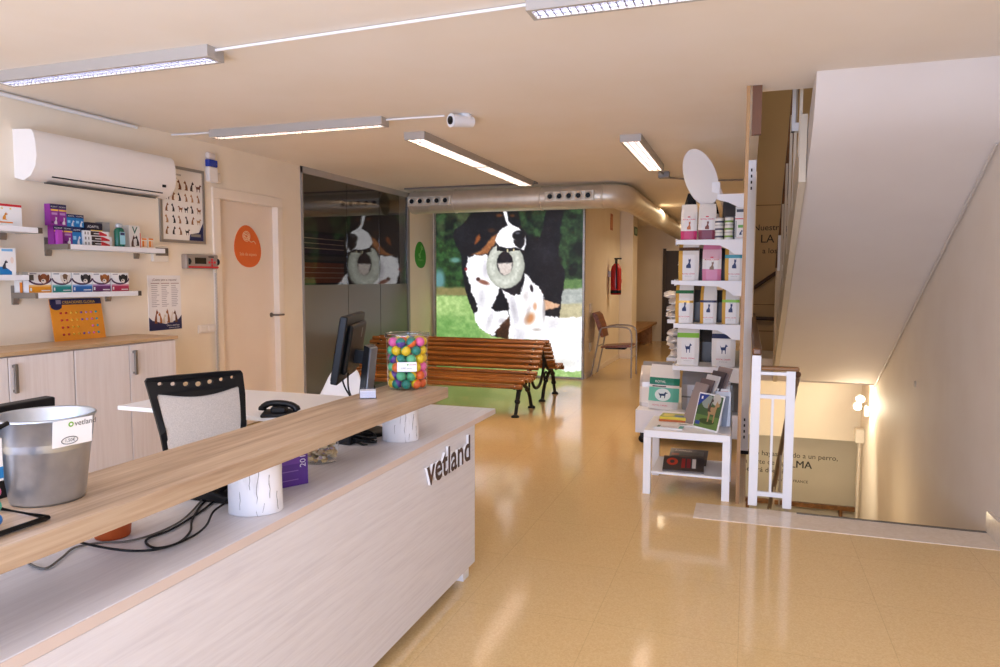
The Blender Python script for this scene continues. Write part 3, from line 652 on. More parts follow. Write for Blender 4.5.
# posters on the left wall
def poster_frame():
    t = thing('framed_poster', 'framed dog breed poster on left wall right of the air conditioner', 'poster', (XL, 5.105, 1.80))
    w, h = .53, .66; fm = P('a8a29c', .35, .7)
    MB().box(0, .018, -w/2, w/2, 0, .025, fm).box(0, .018, -w/2, w/2, h-.025, h, fm).box(0, .018, -w/2, -w/2+.025, .025, h-.025, fm).box(0, .018, w/2-.025, w/2, .025, h-.025, fm).build('frame', t)
    mb = MB().box(0, .01, -w/2+.025, w/2-.025, .025, h-.025, P('f0e9e0', .35)); F = Fr((.01, -w/2, 0), (0, 1, 0), (0, 0, 1))
    r = random.Random(5)
    cols = ['2a2220', '6e3c1e', '8a5a30', 'b98a5a', '3a2c28', '94602e', '1e1a1a', 'a0724a']
    for j in range(5):
        for i in range(6):
            if j == 0 and i > 3: continue
            k = r.choice([SIT, STAND, SIT]); cw, ch = (.062, .06) if k is STAND else (.045, .075)
            if j == 4: cw *= 1.25; ch *= 1.2
            sil(mb, F, k, .055+i*.074+r.uniform(-.006, .006), .07+j*.098, cw, ch, P(r.choice(cols), .6), flip=r.random() < .5)
    mb.flat(F, [(w-.2, .026), (w-.026, .026), (w-.026, .19), (w-.08, .1), (w-.19, .08)], NAV, .002); mb.rect(F, w-.18, w-.06, .06, .085, P('8e8478', .5), .0024)
    mb.text(F, 'Las razas caninas', .03, P('5a5048', .5), .05, h-.08); mb.text(F, 'y sus características', .02, P('6a6058', .5), .05, h-.11)
    mb.build('print', t)
poster_frame()
mb = MB().box(XL, XL+.004, 4.69, 5.055, 1.05, 1.515, P('f0ebe8', .5)); F = FXP(XL+.004, 4.69, 1.05)
w, h = .365, .465
mb.text(F, '¿Cuánto pesa tu mascota?', .026, P('6a3c30', .5), w/2, h-.045, align='CENTER')
r = random.Random(8)
for i in range(3):
    for j in range(12):
        mb.rect(F, .035+i*.11, .035+i*.11+r.uniform(.05, .085), .20+j*.016, .206+j*.016, P('b8aeb0', .5))
    mb.rect(F, .03+i*.11, .125+i*.11, .395, .40, P('9a6a60', .5))
mb.flat(F, [(0, 0), (w, 0), (w, .12), (w*.9, .085), (w*.5, .05), (w*.1, .085), (0, .115)], NAV, .001)
for k in range(6): sil(mb, F, SIT, .055+k*.043, .06, .05, r.uniform(.07, .13), P(['8a4a20', 'b06a34', 'd8c8b4', '9a5c2c', 'e0d6ca', '6e4022'][k], .6), .0016+.0002*k, flip=k % 2 == 1)
mb.text(F, 'Clínica veterinaria', .02, WHI, w*.92, .03, align='RIGHT'); mb.text(F, 'consulta tu peso ideal', .014, WHI, w*.92, .012, align='RIGHT')
tag(mb.build('paper_poster'), 'white paper poster with dogs above navy base on left wall, right of the shelves', 'poster')
# orange chart leaning on worktop
ch = thing('orange_chart', 'orange pet tag display card with navy top leaning on the wall above the cabinets', 'display card', (XL+.06, 3.995, 1.039))
Fo = Fr((0, -.215, 0), (0, 1, 0), (-.045, 0, .32)); mb = MB().obox(Fo, 0, .43, 0, .305, -.004, 0, P('f09a2a', .45))
mb.rect(Fo, 0, .43, .262, .305, NAV); mb.ell(Fo, .05, .255, .045, .03, NAV, .001)
mb.text(Fo, 'CREACIONES GLORIA', .028, P('f0c050', .5), .10, .27); mb.rect(Fo, .05, .09, .268, .298, P('8a86a0', .5), .0012)
mb.build('card', ch)
cols = ['c02030', 'c02030', 'e8b840', 'e8b840', '6a4a9a', 'c09ac0', 'e070b0', '20a0b8']
for j in range(4):
    for i in range(8):
        if j == 1 and i in (4, 5): continue
        MB().sphere(Fo.p(.075+i*.042, .045+j*.052, .003), .0085, P(cols[i], .25, .3), 8).build('tag_charm', ch)
# wall box, scale display, switch, siren
t = thing('wall_control', 'white thermostat box with grey display under framed dog poster', 'control box', (XL, 4.82, 1.63))
MB().box(0, .03, -.085, .085, 0, .13, P('f0e6d8', .4)).build('case', t, bevel=.006)
MB().box(.025, .034, -.06, .075, .05, .118, P('7d7164', .3)).build('display', t)
t = thing('scale_display', 'grey weighing scale display with red keys on left wall beside the door', 'scale display', (XL, 5.275, 1.575))
MB().box(0, .06, -.2, .2, 0, .13, P('a49a92', .4, .4)).build('case', t, bevel=.01)
F = FXP(.06, -.2, 0)
MB().rect(F, .1, .24, .045, .1, P('1c1a18', .2), .002).build('screen', t)
mb = MB().rect(F, .02, .4, .008, .024, RED, .002)
for i in range(3): mb.ell(F, .28+i*.035, .06, .014, .012, P('e03040', .4), .002); 
mb.ell(F, .315, .085, .014, .012, P('e03040', .4), .002).ell(F, .315, .035, .014, .01, P('e03040', .4), .002).rect(F, .27, .34, .105, .115, M_blackr, .002)
mb.build('keypad', t)
for y in (-.175, .185): MB().lathe([(.001, 0), (.032, 0), (.036, .006), (.034, .02), (.001, .02)], M_black, (.04, y, .065), 16, 'Y').build('clamp_knob', t)
pts = [(XL+.062, 5.45, 1.64), (XL+.05, 5.47, 1.60), (XL+.035, 5.47, 1.55)]
for k in range(420): pts.append((XL+.032+.011*math.cos(k*1.05), 5.47+.011*math.sin(k*1.05), 1.54-k*.0022))
tag(MB().tube(pts, .003, P('c4bcb4', .5), 5).build('coiled_cable'), 'coiled grey cable hanging from the scale display beside the door', 'cable')
t = thing('wall_switch', 'white double wall socket left of the door, below the scale display', 'switch', (XL, 5.36, .99))
MB().box(0, .012, -.11, .11, 0, .075, P('efe4d8', .4)).build('plate', t, bevel=.003)
for y in (-.052, .052): MB().box(.011, .018, y-.036, y+.036, .014, .062, P('f4ebe0', .35)).build('rocker', t, bevel=.003)
t = thing('alarm_siren', 'white and blue alarm siren on wall above left corner of the door', 'alarm', (XL, 5.46, 2.37))
MB().box(0, .05, -.06, .06, 0, .14, P('f2ece6', .4)).build('body', t, bevel=.012)
MB().box(0.002, .052, -.058, .055, .14, .205, P('1a3aa0', .2)).build('blue_lens', t, bevel=.008)
MB().box(0, .048, -.06, .045, .205, .27, P('ddd2cc', .4)).build('cap', t, bevel=.02)
MB().box(0, .035, .063, .12, .0, .1, P('ecdcc6', .4)).build('sensor', t, bevel=.015)

# door sign and green sign
def blob_sign(y, z, w, h, col, label, line, icon, x=XL-.05):
    o = thing('door_sign' if 'door' in label else 'wall_sign', label, 'sign', (x, y, z))
    F = Fr((0, 0, 0), (0, 1, 0), (0, 0, 1)); pts = []
    for i in range(40):
        a = 2*PI*i/40; u = w/2*math.cos(a); v = h/2*math.sin(a)
        pts.append((u*(1-.16*math.sin(a))+.04*w*math.sin(a)*-1, v))
    MB().prism(F, pts, 0, .006, P(col, .4), smooth=True).build('panel', o)
    mb = MB(); F = Fr((.006, 0, 0), (0, 1, 0), (0, 0, 1)); ic = P('f4cfa4' if icon == 'yarn' else '9ada7a', .5)
    if icon == 'yarn':
        for r_ in (.055, .04, .024): mb.tube([F.p(-.02+r_*math.cos(t_), .1+r_*math.sin(t_)*.9, .001) for t_ in [2*PI*i/20 for i in range(20)]], .0035, ic, 4, closed=True)
        for s_ in (-.03, 0, .03): mb.tube([F.p(-.06, .1+s_, .002), F.p(.02, .1+s_*.4-.02, .002)], .003, ic, 4)
        mb.tube(smooth_path([F.p(.02, .06, .002), F.p(.05, .045, .002), F.p(.09, .055, .002), F.p(.12, .03, .002)]), .004, ic, 4)
    else:
        for a_ in (0, .0): mb.tube([F.p(-.03, -.0, .002), F.p(.04, .1, .002)], .006, ic, 5)
        for p_ in ((-.05, .0), (-.025, -.025), (.03, .12), (.06, .1)): mb.tube([F.p(p_[0]+.018*math.cos(t_), p_[1]+.018*math.sin(t_), .002) for t_ in [2*PI*i/12 for i in range(12)]], .005, ic, 4, closed=True)
    mb.text(F, line, .045, ic, 0, -h*.22, align='CENTER', off=.002); mb.build('lettering', o)
blob_sign(6.03, 1.81, .40, .42, 'e56a26', 'orange rounded door sign reading Sala de espera', 'Sala de espera', 'yarn')
blob_sign(9.95, 1.845, .38, .40, '3f9a26', 'green rounded wall sign between glass partition and mural', 'Peluquería', 'bone', XL)

# ------------------------------------------------------------------ storage cabinets on the left wall
tag(MB().box(XL+.002, -4.28, 1.8, 4.545, 1.012, 1.038, M_oakc).build('cabinet_worktop', bevel=.003), 'oak coloured worktop along the left wall over the cabinets', 'worktop')
def cabinet(y0, y1, label, doors):
    t = thing('storage_cabinet', label, 'cabinet', (XL+.003, y0, 0)); w = y1-y0
    MB().box(0, .41, .002, w-.002, .08, 1.008, M_ashv).box(.02, .38, .01, w-.01, 0, .08, M_dark2).build('carcass', t)
    for a, b, hy in doors:
        d_ = MB().box(.411, .43, a-y0+.004, b-y0-.004, .09, 1.004, M_ashv).build('door', t, bevel=.002)
        if hy:
            y = hy-y0; MB().box(.43, .455, y-.009, y+.009, .94, .958, P('8d857c', .35, .7)).box(.43, .455, y-.009, y+.009, .785, .803, P('8d857c', .35, .7)).box(.447, .462, y-.012, y+.012, .78, .962, P('8d857c', .35, .7)).build('handle', d_, bevel=.003)
    return t
cabinet(2.7, 3.612, 'white ash storage cabinet behind the metal bucket, left unit', [(2.7, 3.155, None), (3.155, 3.612, 3.185)])
cabinet(3.614, 4.525, 'white ash storage cabinet behind the office chair, right unit', [(3.614, 4.07, None), (4.07, 4.525, 4.105)])

# ------------------------------------------------------------------ reception counter
XP = -1.27
ct = thing('reception_counter', 'white ash reception counter with raised oak bar on white logs', 'counter', (XP, 2.0, 0))
oc = Vector((XP, 2.0, 0))
MB().box(-.03, 0, -2.2, 1.295, .07, .77, M_ash).build('front_panel', ct)
MB().box(-.66, 0, -2.2, 1.60, .77, .80, M_ash).build('worktop', ct, bevel=.002)
MB().box(.0002, .0022, -2.2, 1.60, .772, .798, P('dccabf', .5)).build('edge_band', ct)
MB().box(-.6, -.03, 1.25, 1.28, .02, .77, M_ash).box(-.1, -.025, 1.2, 1.275, 0, .07, M_white).build('end_panel', ct)
MB().box(-.12, -.08, -2.2, 1.2, 0, .09, M_dark2).build('plinth', ct)
MB().box(-.305, -.015, -2.0, 1.00, .953, 1.003, M_oak).build('bar_top', ct, bevel=.003)
for (lx, ly) in ((-1.392, 1.772), (-1.412, 2.772), (-1.40, .45)):
    r = random.Random(int(ly*100)); mb = MB(); prof = []
    n_ = 28; rings = []
    for k in range(7):
        z = .801+k*(.952-.801)/6
        rings.append([(lx-XP+(.079+.003*math.sin(3*a+ly)+r.uniform(-.0012, .0012)-.002*k*.3)*math.cos(a), ly-2+(.079+.003*math.sin(3*a+ly)+r.uniform(-.0012, .0012))*math.sin(a), z) for a in [2*PI*i/n_ for i in range(n_)]])
    vs = [v for g in rings for v in g]
    mb.add(vs, [(i*n_+k, i*n_+(k+1) % n_, (i+1)*n_+(k+1) % n_, (i+1)*n_+k) for i in range(6) for k in range(n_)], M_logw, True)
    for a0, za, zb in ((-.85, .80, .95), (-.45, .85, .93), (-1.5, .82, .88), (-1.15, .88, .95), (-.1, .81, .87), (-.65, .81, .85)):       # bark cracks
        z = za; pts = []
        while z < zb:
            a0 += r.uniform(-.05, .05); rr_ = .0785+.003*math.sin(3*a0+ly); pts.append((lx-XP+rr_*math.cos(a0), ly-2+rr_*math.sin(a0), z)); z += .014
        mb.tube(pts, [.0003+.0008*r.random() for _ in pts], P('8a827c', .8), 5)
    mb.build('log_support', ct)
F = Fr((.002, .70, .0), (0, 1, 0), (0, 0, 1))
MB().text(F, 'vetland', .172, P('4a3328', .5), .005, .622, off=0, bold=.02, ext=.012, side=P('f4f2f2', .4), sx=1.0).build('lettering', ct)

# things on the bar and worktop
ZB = 1.003; ZW = .80
t = thing('metal_bucket', 'galvanised metal bucket on the oak bar with a price card', 'bucket', (-1.478, 1.165, ZB))
BKT = [(.001, .002), (.078, .002), (.079, 0), (.082, .006), (.097, .125), (.0995, .128), (.0985, .134), (.1005, .137), (.0995, .143), (.1015, .146), (.1075, .196), (.111, .197), (.112, .201), (.109, .204), (.106, .20), (.096, .13), (.078, .008), (.001, .006)]
MB().lathe([(r_*.91, z_*.95) for r_, z_ in BKT], M_galv, n=56).build('body', t)
F = Fr((.104-.008, -.012-.05, .134), (.125, .99, 0), (.10, -.01, 1));
mb = MB().obox(F, 0, .088, .0, .058, -.0004, .0, WHI)
F = Fr(F.p(.022, -.004, 0), F.r, F.u)
mb.text(F, 'vetland', .017, P('5f5f5c', .5), .025, .046, off=.001); mb.ell(F, .017, .051, .006, .006, P('7ab53c', .5), .001, 10); mb.ell(F, .017, .051, .003, .003, WHI, .0014, 8)
mb.tube([F.p(.015+.018*math.cos(a), .016+.008*math.sin(a), .001) for a in [2*PI*i/16 for i in range(16)]], .0008, P('5f5f5c', .5), 4, closed=True); mb.text(F, '1,50€', .010, P('5f5f5c', .5), .004, .013, off=.001)
mb.build('price_card', t)
# wire display rack, mostly out of frame
t = thing('wire_display_rack', 'black wire display rack at the left end of the oak bar', 'display rack', (-1.43, .95, ZB))
MB().tube([(.0, -.35, .006), (.087, -.22, .006), (.087, .105, .006), (-.10, .115, .006), (-.17, -.1, .006)], .0055, M_black, 8).build('base_wire', t)
MB().tube([(.03, -.20, .005), (.03, -.20, .19), (.03, -.1, .2), (.035, .03, .193), (.035, .07, .205)], .005, M_black, 8).box(.028, .042, -.2, .04, .186, .196, M_black).build('hook_arm', t)
t = thing('toy_pack', 'hanging pack of coloured toy balls with blue card at left edge of the photo', 'toy pack', (-1.392, .985, ZB+.004))
MB().box(-.003, .003, -.022, .016, .09, .175, WHI).box(-.004, .004, -.022, .016, .095, .118, BLU).build('header_card', t)
for k, c in enumerate(('2a7ac8', '3aa890', 'e070a0')): MB().sphere((0, -.004, .014+k*.028), .0135, P(c, .35), 16).build('toy_ball', t)
MB().box(-.016, -.0155, -.022, .016, 0, .16, M_clear).build('backing', t)

# jar of balls
JX, JY = -1.445, 2.905
t = thing('ball_jar', 'clear plastic jar full of coloured balls at the end of the oak bar', 'jar', (JX, JY, ZB))
MB().lathe([(.001, .002), (.086, .002), (.088, .008), (.094, .225), (.096, .23), (.100, .245), (.098, .25), (.093, .246)], M_clear, n=48).build('body', t)
F = Fr((.0, 0, .095), (.89, .455, 0), (0, 0, 1)); Fj = Fr((.043, -.0855, .088), (.89, .455, 0), (-.02, .04, .98))
mb = MB().obox(Fj, -.045, .04, -.002, .04, -.0005, 0, WHI); mb.text(Fj, 'vetland', .011, P('a8324a', .5), .006, .026, off=.001); mb.ell(Fj, .001, .029, .004, .004, P('7ab53c', .5), .001, 8)
mb.text(Fj, '0,95€ unidad', .009, M_grey, -.028, .01, off=.001); mb.build('price_card', t)
MB().lathe([(.096, .231), (.1015, .234), (.1015, .247), (.099, .25)], glass_mat('jar_rim', (.8, .82, .84), 2.0, .05), n=48).build('rim', t)
combos = [('yellow', 'f0c81e', 'f0c81e'), ('yellow and teal', 'f0c81e', '128070'), ('yellow and green', 'f0c81e', '4fae7a'), ('pink', 'ef6aa6', 'ef6aa6'), ('purple and yellow', '5c3590', 'f0c81e'), ('teal and purple', '128070', '5c3590'), ('orange and yellow', 'f2692a', 'f0c81e'), ('light green', '63bf88', '63bf88'), ('blue and pink', '1e66c0', 'ef6aa6'), ('orange and teal', 'f2692a', '128070')]
BR = .0222; ball_me = []
for nm, a, b in combos:
    mb = MB(); n_ = 16
    for half, c in ((0, a), (1, b)):
        prof = [(max(1e-4, BR*math.sin(PI/2*i/7)), (1 if half else -1)*BR*math.cos(PI/2*i/7)) for i in range(8)]
        if half: prof = prof[::-1]
        mb.lathe(prof, P(c, .35), n=n_)
    ball_me.append(mb.mesh('ball'))
front = {}; rr = random.Random(21); specs = []
ordn = ['first', 'second', 'third', 'fourth', 'fifth', 'sixth', 'seventh']
for k in range(6):
    nb = 9
    for i in range(nb): 
        a = 2*PI*(i+.5*(k % 2))/nb+.2; rad = .0655+.0004*k
        specs.append((k, rad*math.cos(a), rad*math.sin(a), BR+.003+k*.0372+rr.uniform(-.001, .001)))
    for i in range(2): specs.append((-1, .021*math.cos(a+i*PI+k*1.3), .021*math.sin(a+i*PI+k*1.3), BR+.003+k*.0372))
vd = Vector((-JX, -JY, 0)).normalized(); rt = Vector((-vd.y, vd.x, 0))
rows = {}
for idx, sp in enumerate(specs):
    if sp[0] >= 0 and Vector((sp[1], sp[2], 0)).dot(vd) > .012: rows.setdefault(sp[0], []).append((Vector((sp[1], sp[2], 0)).dot(rt), idx))
pos = {}
for k, L in rows.items():
    for j, (_, idx) in enumerate(sorted(L)): pos[idx] = (k, j, len(L))
last = None
for idx, (k, x, y, z) in enumerate(specs):
    ci = rr.randrange(len(combos))
    if ci == last: ci = (ci+3) % len(combos)
    last = ci
    o = bpy.data.objects.new('ball', ball_me[ci]); COL.objects.link(o); o.location = (JX+x, JY+y, ZB+z)
    o.rotation_euler = (rr.uniform(0, 6), rr.uniform(0, 6), rr.uniform(0, 6))
    if idx in pos:
        k_, j_, n_ = pos[idx]
        tag(o, f'{combos[ci][0]} ball in clear jar, {ordn[k_]} row up, {ordn[j_]} from left', 'ball', 'coloured balls in the jar')
    else: tag(o, 'coloured ball behind the front layer of balls in the clear jar', 'ball', 'balls deeper inside the jar')
# acrylic card holder
t = thing('card_holder', 'small clear acrylic card holder on the oak bar beside the ball jar', 'card holder', (-1.475, 2.60, ZB), .5)
MB().box(-.034, .034, -.026, .026, 0, .004, M_acry).box(-.034, .034, -.028, -.024, .0, .03, M_acry).box(-.034, .034, .024, .028, 0, .042, M_acry).build('tray', t)
MB().box(-.032, .032, -.023, .022, .0045, .034, P('f0eef6', .4)).build('cards', t)
# orange pot below the bar
t = thing('orange_pot', 'small terracotta orange pot on counter worktop under the bar', 'pot', (-1.612, 1.452, ZW))
MB().lathe([(.001, .001), (.043, .001), (.045, .006), (.051, .07), (.054, .072), (.054, .088), (.051, .088), (.046, .07), (.038, .01), (.001, .01)], P('b8501a', .5), n=28).build('body', t)
# purple book box
t = thing('purple_box', 'purple printed box standing on the counter worktop beside the log', 'box', (-1.475, 2.03, ZW), 1.05)
F = Fr((-.06, -.05, 0), (1, 0, 0), (0, 0, 1)); mb = MB().box(-.06, .06, -.05, .05, 0, .118, P('55288a', .45))
Fe = Fr((.0605, -.05, 0), (0, 1, 0), (0, 0, 1))
mb.rect(F, .015, .085, .02, .023, P('8a66b4', .5)); mb.rect(F, .015, .085, .05, .053, P('8a66b4', .5)); mb.rect(F, .012, .09, .075, .11, P('6a3aa0', .5))
Fv = Fr((.055, -.05, 0), (0, 0, 1), (-1, 0, 0)); mb.text(Fv, '2013', .03, P('e4dcf0', .5), .06, .004, off=.0015)
mb.build('carton', t)
# clear bag of treats
t = thing('treat_bag', 'clear bag of beige treats on the worktop under the bar', 'bag', (-1.535, 2.33, ZW))
r = random.Random(4); mb = MB()
for i in range(150):
    a = r.uniform(0, 2*PI); q = r.random()**.5; mb.sphere((.058*q*math.cos(a), .058*q*math.sin(a), .012+r.random()*.075), r.uniform(.007, .012), P(r.choice(['e4cfa4', 'd8bc88', 'efe0c0', 'c8a880', 'b8a0a8']), .7), 7, (1.2, .9, .7))
mb.build('treats', t)['kind'] = 'stuff'
MB().lathe([(.001, .001), (.066, .001), (.074, .03), (.073, .07), (.066, .10), (.045, .13), (.02, .145)], M_clear, n=24).build('wrapping', t)
# monitor
mx, my = -1.70, 2.84
t = thing('computer_monitor', 'black computer monitor seen from the side behind the oak bar', 'monitor', (mx, my, ZW))
dv = Vector((-.36, .933, 0)).normalized(); nrm = Vector((-dv.y, dv.x, 0))*1
up = Vector((.16, .05, .98)).normalized()
Fm = Fr((-.045, .01, .245), dv, up)
mb = MB().obox(Fm, -.245, .245, 0, .295, -.012, .02, M_black); mb.build('housing', t, bevel=.006)
MB().obox(Fm, -.2, .2, .04, .26, .018, .042, M_black).rect(Fr(Fm.p(0, 0, .0425), dv, up), .06, .085, .19, .235, P('6a6c70', .4)).build('back_shell', t, bevel=.012)
sgn = 1
MB().rect(Fr(Fm.p(0, 0, -.0125), -dv, up), -.24, .24, .015, .285, P('10131a', .15)).build('screen', t)
MB().prism(Fr((0, -.035, 0), (1, 0, 0), (0, 0, 1)), [(.04, 0), (.07, 0), (.118, .39), (.092, .40)], -.07, 0, P('1a1a1c', .3)).prism(Fr((0, -.035, 0), (1, 0, 0), (0, 0, 1)), [(.0705, 0), (.077, 0), (.125, .385), (.1185, .39)], -.065, -.005, P('9a9ca0', .3, .6)).build('stand_column', t)
MB().obox(Fm, -.04, .02, .08, .14, .042, .085, M_black).build('hinge', t)
MB().lathe([(.001, 0), (.12, 0), (.12, .008), (.1, .016), (.001, .018)], M_black, (.07, -.02, 0), 28).build('foot', t)
MB().tube(smooth_path([(.0, -.08, .28), (.03, -.1, .22), (.06, -.07, .14), (.05, -.02, .05), (.05, .02, .02)]), .004, M_black, 6).tube(smooth_path([(.0, -.02, .28), (.02, -.05, .2), (.05, -.04, .12), (.06, 0, .04), (.06, .02, .02)]), .004, M_black, 6).build('cable', t)
# black cable box and adapters under bar
t = thing('card_terminal', 'black device with bundled cables on the worktop beside the far log', 'device', (-1.60, 2.66, ZW))
MB().add([(-.07, -.07, 0), (.05, -.08, 0), (.05, .06, 0), (-.07, .07, 0), (-.07, -.07, .05), (.05, -.07, .08), (.05, .06, .09), (-.07, .07, .06)], [(0, 3, 2, 1), (4, 5, 6, 7), (0, 1, 5, 4), (1, 2, 6, 5), (2, 3, 7, 6), (3, 0, 4, 7)], M_blackr).build('body', t, bevel=.01)
r = random.Random(2)
mb = MB()
for k in range(5): mb.tube(smooth_path([(.07+.05*math.cos(a+k)+r.uniform(-.01, .01), -.01+.045*math.sin(a+k)+r.uniform(-.01, .01), .006+.007*k+.006*math.sin(2*a)) for a in [2*PI*i/10 for i in range(10)]]), .0045, M_black, 6)
mb.build('cable_bundle', t)
t = thing('phone_base', 'black desk phone lying on worktop behind the near log', 'phone', (-1.60, 1.86, ZW))
MB().add([(-.11, -.09, 0), (.1, -.09, 0), (.1, .1, 0), (-.11, .1, 0), (-.11, -.09, .06), (.1, -.09, .025), (.1, .1, .025), (-.11, .1, .06)], [(0, 3, 2, 1), (4, 5, 6, 7), (0, 1, 5, 4), (1, 2, 6, 5), (2, 3, 7, 6), (3, 0, 4, 7)], M_blackr).build('body', t, bevel=.008)
MB().tube(smooth_path([(-.08, -.06, .075), (-.04, -.06, .085), (.02, -.06, .07), (.07, -.06, .05)]), [.02]*6+[.015]*6+[.02]*7, M_black, 10).build('handset', t)
def cable(pts, label, r=.004, mat=M_black, cat='cable'): return tag(MB().tube(smooth_path(pts), r, mat, 7).build('power_cable'), label, cat)
z = ZW+.0045
Z = lambda L, dz=0: [(x, y, z+dz) for x, y in L]
cable(Z([(-1.561, 1.789), (-1.522, 1.68), (-1.491, 1.537), (-1.497, 1.462), (-1.467, 1.426), (-1.419, 1.414), (-1.397, 1.459), (-1.427, 1.535), (-1.487, 1.608), (-1.552, 1.709), (-1.587, 1.779)]), 'black cable lying in a loop on worktop under the bar', .0033)
cable(Z([(-1.502, 1.79), (-1.476, 1.686), (-1.408, 1.575), (-1.383, 1.487), (-1.398, 1.4), (-1.459, 1.364), (-1.554, 1.359), (-1.637, 1.367)], .006), 'long black cable running past the orange pot on worktop', .0033)
cable(Z([(-1.60, 1.778), (-1.519, 1.61), (-1.505, 1.496), (-1.53, 1.423), (-1.589, 1.391), (-1.62, 1.343), (-1.592, 1.283), (-1.568, 1.226), (-1.591, 1.218), (-1.644, 1.232)], .001), 'thin grey cable curving on worktop under the bar', .003, P('6a6660', .5))

# ------------------------------------------------------------------ desk behind counter, phone, chairs
t = thing('white_desk', 'white return desk behind the counter beside the office chair', 'desk', (-2.75, 3.64, 0))
MB().box(-.765, .80, -.405, .36, .715, .74, M_white).build('desktop', t, bevel=.003)
for x in (-.45, .7):
    for y in (-.34, .3): MB().box(x-.025, x+.025, y-.025, y+.025, 0, .715, M_grey).build('leg', t)
t = thing('desk_phone', 'black telephone handset resting on the white desk behind the bar', 'phone', (-2.44, 3.32, .74), .5)
MB().box(-.09, .09, -.09, .09, 0, .02, M_blackr).box(-.04, .04, -.06, .06, .02, .05, M_blackr).build('base', t, bevel=.008)
MB().tube(smooth_path([(-.09, 0, .03), (-.085, 0, .048), (-.045, 0, .066), (.03, 0, .064), (.08, 0, .045), (.095, 0, .02)]), [.022]*5+[.018]*6+[.016]*10+[.018]*5+[.022]*5, M_black, 10).build('handset', t)
# office chair
def office_chair():
    px, py = -2.60, 2.875
    t = thing('office_chair', 'black framed office chair with beige mesh back behind the counter', 'chair', (px, py, 0), math.atan2(.45, .22)-PI/2-.02)
    # local: x across the back ... chair faces +y' ; back plate in xz
    W = .228
    th = math.atan2(.423, .228)
    t.rotation_euler = (0, 0, th)          # local x runs along the back, local -y faces the camera side
    outer = [(-W, .0), (W, .0)]
    outer = [(-W-.01, 1.0), (-W+.0, .90), (-W+.02, .75), (-W+.045, .60), (-W+.06, .48), (W-.06, .48), (W-.045, .6), (W-.02, .75), (W-.0, .9), (W+.01, 1.0), (W-.0, 1.015), (.12, 1.02), (-.12, 1.02), (-W+.0, 1.015)]
    hole = [(-W+.028, .93), (-W+.034, .938)]+[(-W+.04+(2*W-.08)*i/14, .938-.026*math.sin(PI*i/14)) for i in range(1, 14)]+[(W-.034, .938), (W-.028, .93), (W-.045, .77), (W-.07, .6), (W-.085, .52), (-W+.085, .52), (-W+.07, .6), (-W+.045, .77)]
    ells = []
    for i in range(7):
        cx = -.177+.059*i; s_ = 1.0+.5*(1-abs(i-3)/3)
        ells.append([(cx+.0115*s_*math.cos(a), .985-.016*(1-abs(i-3)/3)+.0085*s_*math.sin(a)) for a in [2*PI*k/14 for k in range(14)]])
    vs, fs = plate(outer, [hole]+ells)
    bend = lambda x, zz: -.10*math.sin(PI*min(1, max(0, (1.0-zz)/.62)))*1.0+.25*x*x
    mb = MB(); D = .022
    A = [(x, bend(x, zz)-D/2, zz) for x, zz in vs]; B = [(x, bend(x, zz)+D/2, zz) for x, zz in vs]
    mb.add(A, fs, M_black); mb.add(B, [f[::-1] for f in fs], M_black)
    for L in [outer, hole]+ells:
        n_ = len(L); a = [(x, bend(x, zz)-D/2, zz) for x, zz in L]; b = [(x, bend(x, zz)+D/2, zz) for x, zz in L]
        mb.add(a+b, [(i, (i+1) % n_, n_+(i+1) % n_, n_+i) for i in range(n_)], M_black)
    mb.build('back_frame', t)
    mb = MB(); gx, gz = 16, 16; g = []
    for j in range(gz+1):
        zz = .50+.425*j/gz; hw = W-.02-.055*max(0, (.9-zz)/.4)
        for i in range(gx+1):
            x = -hw+2*hw*i/gx; top_ = .952-.026*math.cos(PI*x/(2*hw))
            zq = .50+(top_-.50)*j/gz; g.append((x, bend(x, zq)-.004, zq))
    mb.add(g, [(j*(gx+1)+i, j*(gx+1)+i+1, (j+1)*(gx+1)+i+1, (j+1)*(gx+1)+i) for j in range(gz) for i in range(gx)], M_mesh, True).build('back_mesh', t)
    mb = MB(); mb.box(-.24, .24, -.5, -.04, .44, .50, M_blackr); mb.build('seat', t, bevel=.025, seg=3)
    MB().box(-.04, .04, -.12, -.0, .40, .44, M_black).tube([(0, -.04, .42), (0, .0, .45), (0, .0, .55)], .02, M_black).build('back_bracket', t)
    MB().tube([(0, -.27, .08), (0, -.27, .44)], .025, M_black, 12).build('gas_column', t)
    for k in range(5):
        a = 2*PI*k/5+.3; e = (.28*math.cos(a), -.27+.28*math.sin(a))
        MB().tube([(0, -.27, .10), (e[0], e[1], .07)], [.03, .018], M_black, 8).build('leg', t)
        MB().lathe([(.001, -.02), (.028, -.02), (.03, 0), (.028, .02), (.001, .02)], M_black, (e[0], e[1], .03), 14, 'Y').build('caster', t)
office_chair()
# second black screen behind the bucket
t = thing('flat_screen', 'black flat screen partly hidden behind the metal bucket', 'screen', (-1.84, 1.235, ZW))
Fs = Fr((-.02, 0, .04), (-.05, 1, 0), (.06, 0, 1))
MB().obox(Fs, -.28, .25, 0, .325, -.02, .015, M_black).build('panel', t, bevel=.005)
MB().tube([(0, 0, .01), (.0, 0, .12)], .02, M_black).build('neck', t); MB().box(-.06, .08, -.1, .1, 0, .012, M_black).build('foot', t)
